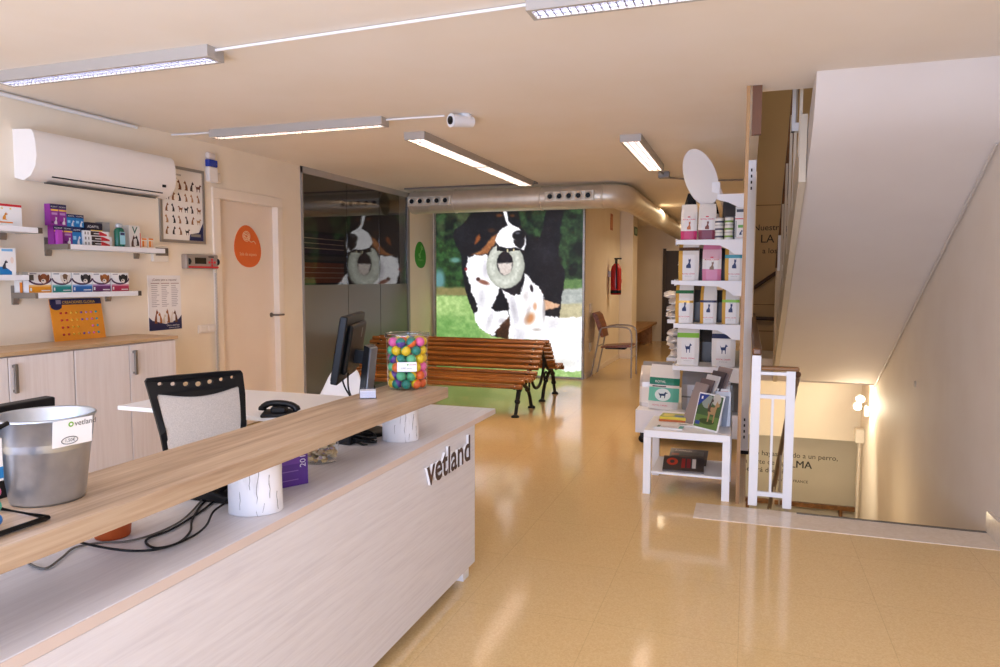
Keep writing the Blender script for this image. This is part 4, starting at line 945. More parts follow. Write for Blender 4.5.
# white shell chair
t = thing('shell_chair', 'white plastic shell chair behind the white desk and monitor', 'chair', (-2.87, 4.40, 0), .0)
mb = MB(); g = []; n1, n2 = 14, 14
for j in range(n1+1):
    v = j/n1
    for i in range(n2+1):
        u = (i/n2-.5)*2
        if v < .5: y = -.2+.44*v*2; z = .44-.02*math.sin(v*2*PI)+.05*u*u
        else: y = .24+.10*(v-.5)*2; z = .44+.38*(v-.5)*2*(1-.38*u*u*u*u)
        w_ = .215*(1 if v < .55 else 1-.25*((v-.55)/.45)**2)
        g.append((u*w_, y-.05*(u*u)*(1 if v > .4 else 0), z))
mb.add(g, [(j*(n2+1)+i, j*(n2+1)+i+1, (j+1)*(n2+1)+i+1, (j+1)*(n2+1)+i) for j in range(n1) for i in range(n2)], M_white, True)
so = mb.build('shell', t); sm_ = so.modifiers.new('solid', 'SOLIDIFY'); sm_.thickness = .012
for x in (-.16, .16):
    for y in (-.12, .2): MB().tube([(x*.6, y*.7, .43), (x*1.25, y*1.3, 0)], .012, M_bwood, 8).build('leg', t)

# ------------------------------------------------------------------ slatted double bench
t = thing('slatted_bench', 'back to back varnished slatted bench with black cast iron legs before the mural', 'bench', (-3.35, 8.13, 0))
pr = [(7.22, .342), (7.285, .385), (7.385, .388), (7.475, .38), (7.56, .378), (7.645, .392), (7.715, .43), (7.77, .485), (7.82, .54), (7.87, .595), (7.92, .648), (7.975, .70), (8.045, .742)]
LX = 1.13
for side in (1, -1):
    for nm, a, b in (('slatted_seat', 0, 6), ('slatted_backrest', 6, 13)):
        mb = MB()
        for k in range(a, b):
            y, z = pr[k]; p0 = pr[max(k-1, 0)]; p1 = pr[min(k+1, 12)]
            tx, tz = p1[0]-p0[0], p1[1]-p0[1]; L = math.hypot(tx, tz); tx /= L; tz /= L
            if k == 0: tx, tz = .35, .94
            hw = .0225; ht = .019
            F = Fr((0, side*(y-8.13), z), (0, side*tx, tz), (0, -side*tz, tx))
            ql = [(-hw, -ht), (hw, -ht), (hw, ht*.5), (hw-.008, ht), (-hw+.008, ht), (-hw, ht*.5)]
            xs = LX+(-.02*(k < 2) if side else 0)
            A = [F.p(u, v, 0) for u, v in ql]
            s0 = [(-xs, q[1], q[2]) for q in A]; s1 = [(xs, q[1], q[2]) for q in A]
            fs = [(i, (i+1) % 6, 6+(i+1) % 6, 6+i) for i in range(6)]+[list(range(6))[::-1], list(range(6, 12))]
            if side < 0: fs = [list(f)[::-1] for f in fs]
            mb.add(s0+s1, fs, M_benchw)
            for xx in (LX-.1, -LX+.1): mb.sphere(F.p(0, ht, 0)[:0]+(xx+(.06 if k % 2 else 0), F.p(0, ht, 0)[1], F.p(0, ht, 0)[2]), .007, P('d8cfc4', .3, .5), 6)
        mb.build(nm, t)
for x in (LX-.12, -LX+.12):
    mb = MB()
    for s_ in (1, -1):
        q = lambda y, z: (x, s_*(y-8.13), z)
        mb.tube(smooth_path([q(7.24, .32), q(7.34, .365), q(7.55, .35), q(7.70, .40), q(7.84, .53), q(7.98, .69), q(8.08, .73)]), .02, M_iron, 8)
        mb.tube(smooth_path([q(7.5, .35), q(7.42, .28), q(7.36, .16), q(7.31, .05), q(7.29, .015)]), [.026]*12+[.02]*13, M_iron, 8)
        mb.tube(smooth_path([q(7.5, .35), q(7.62, .30), q(7.74, .24), q(7.83, .14), q(7.88, .04), q(7.90, .015)]), .022, M_iron, 8)
        mb.tube(smooth_path([q(7.84, .53), q(7.86, .4), q(7.92, .3), q(8.02, .22), q(8.13, .2)]), .018, M_iron, 8)
        mb.tube(smooth_path([q(7.66, .28), q(7.72, .34), q(7.80, .32), q(7.80, .25), q(7.73, .245)]), .013, M_iron, 8)
        for y in (7.285, 7.905): mb.lathe([(.001, 0), (.045, 0), (.042, .016), (.02, .03), (.001, .03)], M_iron, q(y, 0), 14)
        for y, z in ((7.42, .28), (7.36, .16), (7.74, .24)): mb.sphere(q(y, z), .034, M_iron, 8)
    mb.build('iron_frame', t)

# ------------------------------------------------------------------ visitor chair by the corridor
t = thing('visitor_chair', 'wooden chair with curved steel arms beside the dog mural', 'chair', (-1.935, 11.02, 0))
for y in (-.25, .25):
    MB().tube(smooth_path([(-.31, y, 0), (-.26, y, .25), (-.21, y, .5), (-.185, y, .66), (-.15, y, .735), (-.02, y, .765), (.15, y, .765), (.25, y, .745), (.295, y, .68), (.305, y, .5), (.305, y, .2), (.305, y, 0)]), .0125, M_steel, 8).build('arm_frame', t)
MB().tube([(-.22, -.25, .46), (-.22, .25, .46)], .011, M_steel).tube([(.29, -.25, .44), (.29, .25, .44)], .011, M_steel).build('cross_bar', t)
mb = MB(); F = Fr((0, 0, 0), (1, 0, 0), (0, 0, 1))
mb.prism(Fr((0, .22, 0), (1, 0, 0), (0, 0, 1)), [(-.17, .46), (.02, .48), (.24, .495), (.29, .485), (.29, .46), (.2, .455), (-.17, .438)], 0, .44, M_seatw); mb.build('seat', t, bevel=.006)
MB().box(-.12, .18, -.12, .12, .415, .44, M_blackr).build('under_tray', t)
mb = MB(); mb.prism(Fr((0, .22, 0), (1, 0, 0), (0, 0, 1)), [(-.17, .60), (-.13, .60), (-.17, .78), (-.23, .94), (-.28, .98), (-.31, .965), (-.25, .82)], 0, .44, M_seatw); mb.build('backrest', t, bevel=.008)
# fire extinguisher on the pier
t = thing('fire_extinguisher', 'red fire extinguisher hanging on the corridor wall behind the chair', 'fire extinguisher', (-2.147, 12.3, 1.22), PI/2)
MB().lathe([(.001, .0), (.085, .0), (.09, .015), (.09, .42), (.075, .48), (.04, .52), (.03, .53), (.001, .53)], P('b31420', .25), n=24).build('cylinder', t)
MB().lathe([(.0905, .02), (.0925, .025), (.0925, .07), (.0905, .075)], M_black, n=24).lathe([(.001, -.002), (.088, -.002)], M_black, n=24).build('base_ring', t)
MB().tube([(0, 0, .53), (0, 0, .6)], .022, M_black).box(-.02, .02, -.09, .03, .6, .625, M_black).build('valve', t)
MB().tube(smooth_path([(-.02, 0, .58), (-.09, -.02, .56), (-.12, -.03, .42), (-.11, -.03, .2), (-.1, -.03, .1)]), .012, M_black).build('hose', t)
F = Fr((0, -.092, 0), (1, 0, 0), (0, 0, 1)); MB().rect(F, -.01, .055, .12, .4, P('e8d8d0', .4)).rect(F, 0, .045, .2, .26, RED, .002).build('paper_label', t)
MB().box(-.03, .03, .085, .128, .3, .4, M_steel).build('bracket', t)
tag(MB().box(-2.275, -2.267, 12.40, 12.60, 2.33, 2.61, P('b8562a', .4)).rect(Fr((-2.267, 12.42, 2.33), (0, 1, 0), (0, 0, 1)), .03, .12, .04, .24, P('e0a070', .5)).build('fire_sign'), 'small orange red sign high on corridor wall above the extinguisher', 'sign')
tag(MB().box(-2.039, -2.03, 13.55, 13.9, 2.30, 2.46, P('2e5a34', .4)).rect(Fr((-2.03, 13.55, 2.3), (0, 1, 0), (0, 0, 1)), .08, .27, .03, .13, P('b8d8b0', .5)).build('exit_sign'), 'small green exit sign on the side of the corridor pier', 'sign')
for z_, w_ in ((.98, 'upper'), (.38, 'lower')):
    tag(MB().box(-2.275, -2.255, 10.75, 10.90, z_, z_+.13, P('e8dcc8', .4)).box(-2.255, -2.251, 10.785, 10.865, z_+.03, z_+.1, P('f4ead8', .3)).build('wall_socket', bevel=.003), f'white wall socket behind the visitor chair, {w_} one', 'socket')
# recess bench
t = thing('recess_bench', 'wooden bench board in the corridor recess behind the pier', 'bench', (-2.29, 15.6, 0))
MB().box(-.3, .26, -1.5, 1.7, .42, .47, M_bwood).build('seat', t)
for y in (-1.2, 1.3): MB().box(-.25, .2, y-.03, y+.03, 0, .42, M_bwood).build('support', t)
tag(MB().box(-2.599, -2.57, 14.2, 16.0, .75, 1.0, M_bwood).build('back_board'), 'wooden back board on wall above the recess bench', 'board')

# ------------------------------------------------------------------ tall food shelving
YG = 6.42
g = thing('display_shelving', 'tall white shop shelving unit full of pet food beside the stairs', 'shelving', (-.3, 7.2, 0))
og = Vector((-.3, 7.2, 0))
def gb(mb, nm, **k): return mb.build(nm, g, tuple(-og), **k)
up_ = MB().box(-.035, .035, 6.40, 6.46, .03, 2.48, M_white)
for z_ in [2.40-.05*k for k in range(4)]+[.30-.05*k for k in range(4)]: up_.box(-.006, .006, 6.397, 6.4, z_-.014, z_+.01, M_blackr)
gb(up_.box(-.03, .04, 6.395, 6.47, 0, .03, M_blackr), 'upright'); gb(MB().box(-.035, .035, 8.0, 8.06, 0, 2.48, M_white), 'upright')
gb(MB().box(-.02, .02, 6.46, 8.0, .1, 2.48, M_white), 'back_panel')
LEV = [(1.83, -.60, -.60), (1.48, -.605, -.70), (1.105, -.605, -.73), (.735, -.605, -.73)]
for zt, xa, xb in LEV:
    s_ = gb(MB().box(xa, -.035, YG, 7.05, zt-.035, zt, M_white).box(xb, -.035, 7.05, 8.0, zt-.035, zt, M_white).box(xa-.006, xa, YG, 7.05, zt-.045, zt+.01, M_white), 'shelf')
    F = Fr((0, YG-.002, 0), (1, 0, 0), (0, 0, 1))
    b_ = MB().prism(F, [(xa, zt-.035), (-.24, zt-.05), (-.16, zt-.09), (-.12, zt-.125), (-.035, zt-.13), (-.035, zt), (xa, zt)], 0, .008, M_white); o = b_.build('bracket', s_)
s_ = gb(MB().box(-.26, -.035, YG, 7.9, 2.185, 2.21, M_white), 'shelf')
F = Fr((0, YG-.002, 0), (1, 0, 0), (0, 0, 1)); MB().prism(F, [(-.27, 2.165), (-.18, 2.14), (-.1, 2.10), (-.035, 2.09), (-.035, 2.21), (-.27, 2.21)], 0, .008, M_white).build('bracket', s_)
gb(MB().box(-.94, -.035, 6.5, 8.0, .10, .31, M_whitep), 'base_plinth', bevel=.004)
for x, y in ((-.88, 6.56), (-.88, 7.9), (-.15, 6.56), (-.15, 7.9)):
    gb(MB().lathe([(.001, -.015), (.035, -.015), (.035, .015), (.001, .015)], M_black, (x, y, .036), 14, 'Y').box(x-.02, x+.02, y-.02, y+.02, .06, .1, M_black), 'caster')
F = Fr((-.43, 6.72, 2.40), (1, .05, 0), (-.05, .18, 1)); pts = [(.138*math.cos(a), .275*math.sin(a)) for a in [2*PI*i/40 for i in range(40)]]
Fq = Fr(F.o, (F.r*math.cos(.28)+F.u*-math.sin(.28)*-1).normalized(), (F.u*math.cos(.28)-F.r*math.sin(.28)))
gb(MB().prism(Fq, pts, -.02, .0, P('f0eae4', .4), smooth=True), 'oval_sign')
gb(MB().box(-.33, -.26, 6.70, 6.75, 2.212, 2.35, M_white).prism(Fr((-.27, 6.85, 2.21), (1, 0, 0), (0, 0, 1)), [(0, 0), (.05, 0), (-.02, .18), (-.05, .18)], -.02, 0, M_white), 'sign_support')

FOIL = P('c9c2bc', .28, .3); BAGW = P('e6dfd6', .35); GOLD = P('c89a3e', .35, .3); RCR = P('d0202a', .4)
def bag(cx, cy, z0, w, d, h, label, base=BAGW, bands=(), icon=None, iconcol='1c2a5a', title=None, gold=False, face=0, group=None, topmat=None, tilt=0, name='pet_food_bag'):
    """pillow pouch, front faces -y (before rotation by face)"""
    mb = MB(); zs = sorted(set([0, .03*h, .3*h, .62*h, .8*h, .93*h, h]+[b[0]*h for b in bands]+[b[1]*h for b in bands])); N = 8
    def ring(z):
        q = z/h; dd = d*(1 if q < .6 else 1-.92*((q-.6)/.4)**1.3); ww = w*(.96 if q < .04 else 1.0-.02*q)*(1-(.35*max(0, q-.8) if topmat is None else 1.9*max(0, q-.68)))
        dd = max(dd, .01)
        return [(-ww/2, -dd*.42, z), (-ww*.3, -dd/2, z), (ww*.3, -dd/2, z), (ww/2, -dd*.42, z), (ww/2, dd*.42, z), (ww*.3, dd/2, z), (-ww*.3, dd/2, z), (-ww/2, dd*.42, z)]
    R = [ring(z) for z in zs]
    for a in range(len(zs)-1):
        zm = (zs[a]+zs[a+1])/2/h; bm = base
        for b in bands:
            if b[0] <= zm <= b[1]: bm = b[2]
        if topmat and zm > .66: bm = topmat
        for k in range(N):
            m = bm if k in (0, 1, 2) else (topmat if topmat and zm > .66 else base)
            if gold and k in (7, 0) and not (bm is not base and k == 0): m = GOLD
            if gold and k == 3: m = FOIL
            mb.add([R[a][k], R[a][(k+1) % N], R[a+1][(k+1) % N], R[a+1][k]], [(0, 1, 2, 3)], m)
    mb.add(R[0], [list(range(N))[::-1]], base); mb.add(R[-1], [list(range(N))], base)
    F = Fr((-w/2, -d/2-.002, 0), (1, 0, 0), (0, 0, 1))
    if icon is not None: sil(mb, F, icon, w*.36, h*.30, w*.32, h*.24, P(iconcol, .5), .0)
    if title == 'low': mb.text(F, 'ROYAL CANIN', w*.09, RCR, w/2, h*.15, align='CENTER', off=0, bold=.01); mb.text(F, 'VETERINARY DIET', w*.045, M_grey, w/2, h*.1, align='CENTER', off=0)
    elif title: mb.text(F, title, w*.115, RCR, w/2, h*.56, align='CENTER', off=.001, bold=.015); mb.rect(F, w*.42, w*.58, h*.63, h*.66, RCR, .001)
    o = mb.build(name, loc=(cx, cy, z0), rotz=face); o.rotation_euler[0] = tilt
    return tag(o, label, 'pet food bag', group)
S1, S2, S3, S4 = [l[0] for l in LEV]
bag(-.505, 6.55, S1, .138, .09, 0.314, 'white cat food bag with pink lower band on top shelf', bands=((.02, .26, P('c2185e', .4)),), icon=CATS, iconcol='c06a30', title='ROYAL CANIN')
bag(-.352, 6.55, S1, .148, .09, 0.314, 'white cat food bag with maroon lower band on top shelf', bands=((.02, .28, P('7a2038', .4)),), icon=CATS, iconcol='7a3a20', title='ROYAL CANIN')
bag(-.51, 6.72, S1, .125, .09, .43, 'tall white bag with pointed black top behind the pink banded bag', topmat=M_black, base=BAGW)
bag(-.345, 6.76, S1, .165, .1, .39, 'white bag with wide black top behind the maroon banded bag', topmat=M_black)
bag(-.17, 6.74, S1, .13, .1, .35, 'dark grey foil bag behind the tins on the top shelf', base=P('5a5654', .3, .4))
def tin(x, y, z, c, lb):
    t = thing('food_tin', lb, 'tin', (x, y, z)); MB().lathe([(.001, 0), (.034, 0), (.035, .003), (.035, .06), (.034, .063), (.001, .063)], P('c8c4c0', .3, .6), n=20).build('can', t)
    MB().lathe([(.0355, .006), (.0355, .057)], P('e8e4da', .4), n=20).lathe([(.0358, .02), (.0358, .036)], P(c, .4), n=20).build('paper_label', t)
for k, w_ in enumerate(('bottom', 'middle', 'top')):
    tin(-.252, 6.52, S1+k*.0635, '4a4a5a', f'grey banded tin on top shelf beside maroon bag, {w_} of its stack')
    tin(-.172, 6.50, S1+k*.0635, '7aa03c', f'green banded tin on top shelf, {w_} of its stack')
def fbox(cx, cy, z0, w, d, h, label, draw): 
    mb = MB().box(-w/2, w/2, -d/2, d/2, 0, h, BAGW); draw(mb, Fr((-w/2, -d/2, 0), (1, 0, 0), (0, 0, 1)), w, h); tag(mb.build('food_box', loc=(cx, cy, z0)), label, 'box')
fbox(-.08, 6.53, S1, .085, .09, .20, 'white food box with green patch at right end of the top shelf', lambda m, F, w, h: (m.rect(F, w*.3, w, h*.5, h*.62, P('6aa84a', .5)), m.rect(F, w*.05, w*.15, h*.1, h*.8, M_grey), sil(m, F, SIT, w*.4, h*.2, w*.4, h*.22, P('26345e', .5)), m.text(F, 'ROYAL CANIN', w*.1, RCR, w/2, h*.08, align='CENTER'), m.rect(F, 0, w, h*.86, h*.9, RCR)))
fbox(-.08, 6.53, S1+.2005, .08, .085, .08, 'small white food box lying on top of the green patched box', lambda m, F, w, h: m.rect(F, w*.1, w*.9, h*.4, h*.7, P('4a4a52', .5)))
BRN, PNK, TEA, GRN, LGR, NV = P('5a3a26', .4), P('d2608a', .4), P('3a9aa8', .4), P('1f6a3c', .4), P('8ac43e', .4), P('1e2850', .4)
G_ = 'pet food bags on the shelves'
bag(-.50, 6.56, S2, .175, .11, 0.363, 'white cat food bag with brown top band on the second shelf', bands=((.72, .8, BRN),), icon=CATS, title='low', gold=True)
bag(-.305, 6.55, S2, .16, .09, 0.314, 'pink cat food bag with white middle on the second shelf', base=P('d67a9a', .35), bands=((.32, .6, BAGW), (.6, .86, P('e3b8c0', .4))), icon=CATS, iconcol='8a6a52', title='ROYAL CANIN')
bag(-.12, 6.56, S2, .155, .11, 0.352, 'white cat food bag with teal band at right of the second shelf', bands=((.55, .63, TEA),), icon=CATS, title='low', gold=True)
bag(-.53, 6.56, S3, .155, .11, 0.358, 'white cat food bag with dark green top band on the third shelf', bands=((.73, .81, GRN), (.5, .56, GOLD)), icon=CATS, title='low', gold=True)
bag(-.325, 6.56, S3, .14, .11, 0.330, 'white cat food bag with navy band on the third shelf, middle one', bands=((.56, .62, NV),), icon=CATS, title='low', gold=True)
bag(-.14, 6.56, S3, .145, .11, 0.341, 'white cat food bag with light green band on the third shelf', bands=((.55, .62, LGR),), icon=CATS, title='low', gold=True)
bag(-.49, 6.56, S4, .19, .12, 0.369, 'white dog food bag with green band on the fourth shelf', bands=((.66, .77, LGR),), icon=STAND, title='low')
bag(-.19, 6.56, S4, .2, .12, 0.369, 'white dog food bag with navy band on the fourth shelf', bands=((.66, .77, NV),), icon=STAND, title='low')
bag(-.33, 6.85, S4, .18, .12, .30, 'dark grey filler shading the gap between the two dog food bags', base=P('37312e', .4))  # filler bag: the dark of the gap is put into its colour
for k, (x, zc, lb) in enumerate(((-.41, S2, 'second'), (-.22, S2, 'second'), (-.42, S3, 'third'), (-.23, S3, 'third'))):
    bag(x, 6.78, zc, .15, .1, .29, f'dark filler shading the gap behind front bags on the {lb} shelf, ' + ('left gap' if k % 2 == 0 else 'right gap'), base=P('3c3834', .4))  # dark-coloured bags put in to stand for shade in the gaps
# rows of foil bags facing the waiting area
def lying_bag(cx, cy, z0, L, W_, T, label, seed, group):
    r = random.Random(seed); mb = MB(); nx_, ny_ = 14, 10; top, bot = [], []
    for j in range(ny_+1):
        v = j/ny_*2-1
        for i in range(nx_+1):
            u = i/nx_*2-1
            prof = max(0, 1-abs(u)**3)*max(0, 1-v**6)
            jx, jy = r.uniform(-.006, .006), r.uniform(-.006, .006)
            wv = .018*math.sin(6*v+seed*1.7)*(abs(u) > .6)
            top.append((u*L/2+jx, v*W_/2*(1-.06*(abs(u) > .8))+jy, T*(.5+.5*prof)+wv+r.uniform(-.007, .007)*(.4+prof)))
            bot.append((u*L/2+jx, v*W_/2*(1-.06*(abs(u) > .8))+jy, T*(.46-.46*prof)+wv))
    n_ = len(top); q = nx_+1
    mb.add(top, [(j*q+i, j*q+i+1, (j+1)*q+i+1, (j+1)*q+i) for j in range(ny_) for i in range(nx_)], FOIL, False)
    mb.add(bot, [(j*q+i, (j+1)*q+i, (j+1)*q+i+1, j*q+i+1) for j in range(ny_) for i in range(nx_)], BAGW, False)
    ring = [i for i in range(q)]+[j*q+nx_ for j in range(1, ny_+1)]+[ny_*q+i for i in range(nx_-1, -1, -1)]+[j*q for j in range(ny_-1, 0, -1)]
    V = [top[i] for i in ring]+[bot[i] for i in ring]; m_ = len(ring)
    mb.add(V, [((i+1) % m_, i, i+m_, (i+1) % m_+m_) for i in range(m_)], FOIL)
    tag(mb.build('pet_food_bag', loc=(cx+r.uniform(-.03, .03), cy, z0), rotz=r.uniform(-.16, .16)), label, 'pet food bag', group)
for zc, nm, xx, nn in ((S2, 'second', -.6, 3), (S3, 'third', -.72, 4), (S4, 'fourth', -.72, 4)):
    for c in range(3):
        for k in range(nn if c == 0 else 3):
            lying_bag(xx+.16+.02*math.sin(k*2.1+c+zc*9), 7.20+c*.25, zc+.001+k*.068, .36, .22, .065, f'crinkled silver bag lying on the {nm} shelf, {ordn[k]} up in its stack, {("nearest", "middle", "farthest")[c]} stack', k*7+c+int(zc*50), 'silver bags on the long side of the shelving')
for k in range(4):
    bag(-.55, 7.16+k*.21, S1, .16, .12, .27, f'white food bag facing the waiting area on the top shelf, ' + ('nearest', 'second nearest', 'third nearest', 'farthest')[k]+' one', face=-PI/2, group='white bags on the long side of the shelving')
# base bags
ZP = .31
bag(-.715, 6.66, ZP, .27, .15, .40, 'large white dog food bag with green panel on the shelving base', bands=((.56, .72, P('0f7a5a', .4)), (.18, .5, P('6ac0a4', .4))), tilt=.0, icon=None, title=None)
mb = MB(); F = Fr((0, 0, 0), (1, 0, 0), (0, 0, 1))
bag(-.875, 6.80, ZP, .12, .22, .37, 'silver white bag standing at the left end of the shelving base', base=FOIL, bands=((.1, .5, BAGW),))
bag(-.79, 6.9, ZP, .3, .12, .40, 'grey bag behind the large green panel bag on the shelving base', base=P('8d8782', .35))
bag(-.42, 6.72, ZP, .26, .15, .37, 'grey silver bag with printed dog right of the large green bag', base=P('8e8a88', .3, .2), bands=((.3, .34, P('5a5654', .4)),), icon=STAND, iconcol='3a3836')
bag(-.16, 6.72, ZP, .22, .15, .36, 'grey dark bag on shelving base behind the side table', base=P('6a6460', .35))
# print on the large bag
o = bpy.data.objects[[x.name for x in bpy.data.objects if x.get('label', '').startswith('large white dog food')][0]]
mb = MB(); F = Fr((0, 0, 0), (1, 0, 0), (0, 0, 1)); Fb = Fr((-.135, -.0765, 0), (1, 0, 0), (0, 0, 1))
mb.ell(Fb, .125, .135, .07, .058, P('e8f2ec', .4), .0005, 24); sil(mb, Fb, STAND, .085, .105, .085, .06, P('1c3a5a', .5), .001); mb.text(Fb, 'ROYAL', .03, BAGW, .05, .245, off=.001, bold=.01); mb.rect(Fb, .03, .15, .205, .215, P('2a2a2a', .5), .001); mb.text(Fb, 'ROYAL CANIN', .02, RCR, .04, .03, off=.001)
mb.build('front_print', o); o.rotation_euler[1] = .05; o.rotation_euler[2] = .12

# ------------------------------------------------------------------ side table with magazines
t = thing('side_table', 'white square side table with lower shelf in front of pet food shelving', 'table', (-.37, 5.25, 0))
MB().box(-.29, .285, -.275, .275, .40, .45, M_white).build('tabletop', t, bevel=.003)
for x in (-.265, .26):
    for y in (-.25, .25): MB().box(x-.025, x+.025, y-.025, y+.025, 0, .40, M_white).build('leg', t)
MB().box(-.24, .235, -.225, .225, .135, .15, M_white).build('lower_shelf', t)
def flatmag(cx, cy, z, w, d, th, rot, label, draw, cat='magazine', name='magazine', edge='e0dcd6', tilt=0):
    mb = MB().box(-w/2, w/2, -d/2, d/2, 0, th, P(edge, .5)); draw(mb, Fr((-w/2, -d/2, th), (1, 0, 0), (0, 1, 0)), w, d)
    o = mb.build(name, loc=(cx, cy, z+d/2*math.sin(tilt)), rotz=rot); o.rotation_euler[0] = tilt; tag(o, label, cat)
def d_magA(m, F, w, h):
    m.rect(F, 0, w, 0, h, P('4a403c', .3)); m.rect(F, w*.08, w*.9, h*.55, h*.85, P('6a6460', .3), .0008)
    m.rect(F, w*.3, w*.75, h*.3, h*.45, P('a8482c', .3), .001); m.rect(F, w*.05, w*.25, h*.5, h*.65, P('8a3a26', .3), .001); m.text(F, 'ANIMALES', h*.14, P('b8b0a8', .4), w*.12, h*.8, off=.0015)
def d_magB(m, F, w, h):
    m.rect(F, 0, w, 0, h, P('3a3230', .3)); m.ell(F, w*.22, h*.6, w*.14, h*.26, P('c83a1e', .3), .001); m.ell(F, w*.22, h*.6, w*.06, h*.12, P('3a3230', .3), .0014)
    for k in range(3): m.rect(F, w*(.45+.13*k), w*(.54+.13*k), h*.2, h*.85, P(['a02420', '8a1e2a', 'd8d0c8'][k], .3), .001)
flatmag(-.385, 5.375, .1505, .27, .19, .012, -.03, 'dark grey magazine on the lower table shelf, rear one', d_magA, edge='5a504c', tilt=.34)
flatmag(-.40, 5.15, .1505, .28, .19, .014, .04, 'dark magazine with red letters on the lower table shelf, front one', d_magB, edge='6a605c', tilt=.30)
flatmag(-.50, 5.40, .4505, .20, .16, .014, .05, 'orange edged magazine at the bottom of the pile on the table', lambda m, F, w, h: m.rect(F, 0, w, 0, h, P('c84a20', .3)), edge='c86a30')
flatmag(-.495, 5.41, .465, .19, .16, .018, -.06, 'yellow green magazine on top of the pile on the table', lambda m, F, w, h: (m.rect(F, 0, w, 0, h, P('b8b83a', .3)), m.rect(F, w*.1, w*.5, h*.2, h*.8, P('e8d84a', .3), .001), m.rect(F, w*.55, w*.95, h*.2, h*.5, P('2a5a9a', .3), .001)), edge='d8c838')
flatmag(-.50, 5.085, .4505, .20, .09, .012, -.08, 'white leaflet stack with green corner lying at the front of table', lambda m, F, w, h: (m.rect(F, 0, w, 0, h, P('ece8e4', .4)), m.rect(F, w*.1, w*.2, h*.1, h*.8, P('4a6a4a', .4), .001), m.rect(F, w*.85, w, 0, h, P('4aa090', .4), .001), m.text(F, 'mascotas', h*.3, RCR, w*.3, h*.3)), 'leaflets', 'leaflet_stack')
flatmag(-.39, 5.21, .4505, .12, .07, .01, -.05, 'small white leaflet pile beside the photo brochure on the table', lambda m, F, w, h: m.rect(F, w*.1, w*.5, h*.2, h*.5, P('8a8680', .4)), 'leaflets', 'leaflet_stack')
# photo brochure leaning
b0 = Vector((-.35, 5.19, .4505)); b1 = Vector((-.175, 5.035, .4505)); e_ = (b1-b0).normalized()
nb = Vector((e_.y, -e_.x, 0)); upb = (Vector((0, 0, 1))-nb*.28).normalized()
t = thing('photo_brochure', 'white edged brochure with a dog photo standing on the side table', 'brochure', b0)
Fb = Fr((0, 0, 0), e_, upb); Wb = (b1-b0).length; Hb = .255
mb = MB().obox(Fb, 0, Wb, 0, Hb, -.006, 0, WHI)
mb.rect(Fb, .008, Wb-.008, .012, Hb-.01, P('3f5a34', .35)); mb.rect(Fb, .008, Wb-.008, .012, .1, P('5f7a3a', .35), .001); mb.flat(Fb, [(.008, Hb-.1), (.1, Hb-.01), (.008, Hb-.01)], P('1e3a8a', .35), .0015)
mb.ell(Fb, .09, .2, .05, .05, P('8a9488', .4), .001); mb.ell(Fb, .17, .22, .04, .04, P('b8b4a8', .4), .001); mb.ell(Fb, .12, .06, .07, .02, P('34481f', .4), .0013)
sil(mb, Fb, STAND, .10, .06, .11, .16, P('a8845a', .5), .002); sil(mb, Fb, SIT, .105, .13, .045, .11, P('4a3a30', .5), .0024)
mb.rect(Fb, .018, .06, .03, .055, P('26408a', .4), .002); mb.rect(Fb, .03, .045, Hb-.045, Hb-.025, WHI, .002); mb.build('cover', t)
MB().obox(Fb, Wb*.4, Wb*.6, 0.02, Hb*.6, -.04, -.006, WHI).build('easel_strut', t)
# white file box with magazines
t = thing('magazine_file', 'white magazine file box at the right corner of the side table', 'file box', (-.145, 5.36, .4505))
MB().box(-.06, .055, -.09, -.085, 0, .25, P('dfe2ea', .4)).box(-.06, .055, .1, .105, 0, .27, P('dfe2ea', .4)).box(-.06, -.055, -.09, .105, 0, .25, P('dfe2ea', .4)).box(.05, .055, -.09, .105, 0, .25, P('dfe2ea', .4)).box(-.06, .055, -.09, .105, 0, .004, P('dfe2ea', .4)).prism(Fr((-.06, -.0905, 0), (1, 0, 0), (0, 0, 1)), [(.05, .0), (.085, 0), (.1, .22), (.055, .22)], 0, .001, P('8e96a6', .4)).build('box_shell', t)
for k in range(4):
    c = ('e8e2dc', 'e0d8d0', 'd8c8c0', 'ece6e0')[k]
    mb = MB().box(-.046, .042, -.006, .006, 0, .262+.012*k, P(c, .5)).rect(Fr((-.046, -.006, 0), (1, 0, 0), (0, 0, 1)), .01, .075, .225+.008*k, .245+.01*k, P('d0543a', .4))
    tag(mb.build('booklet', loc=(-.145, 5.30+k*.04, .4548)), f'white booklet with red print in the file box, {ordn[k]} from the front', 'booklet', 'booklets in the file box')
for k in range(5):
    c = ('9a8a84', '6a5a58', 'd0cac4', '4e4242', '8e7c76')[k]
    F = Fr((-.43+k*.03, 5.36+k*.01, .4515), (.6, -.8, 0), (.30, .08, .95))
    mb = MB().obox(F, 0, .15, 0, .31+.03*k, -.006, .006, P(c, .4)); F2_ = Fr(F.p(0, 0, .005), F.r, F.u)
    mb.rect(F2_, .01, .14, .2, .25, P('e8e0dc', .4)); mb.rect(F2_, .02, .09, .05, .17, P(('6a8a9a', 'a04a3a', '3a5a7a', 'c89a6a', '5a6a4a')[k], .4))
    tag(mb.build('magazine'), f'leaning magazine in the row behind the photo brochure, {ordn[k]} from the left', 'magazine', 'magazines leaning behind the brochure')

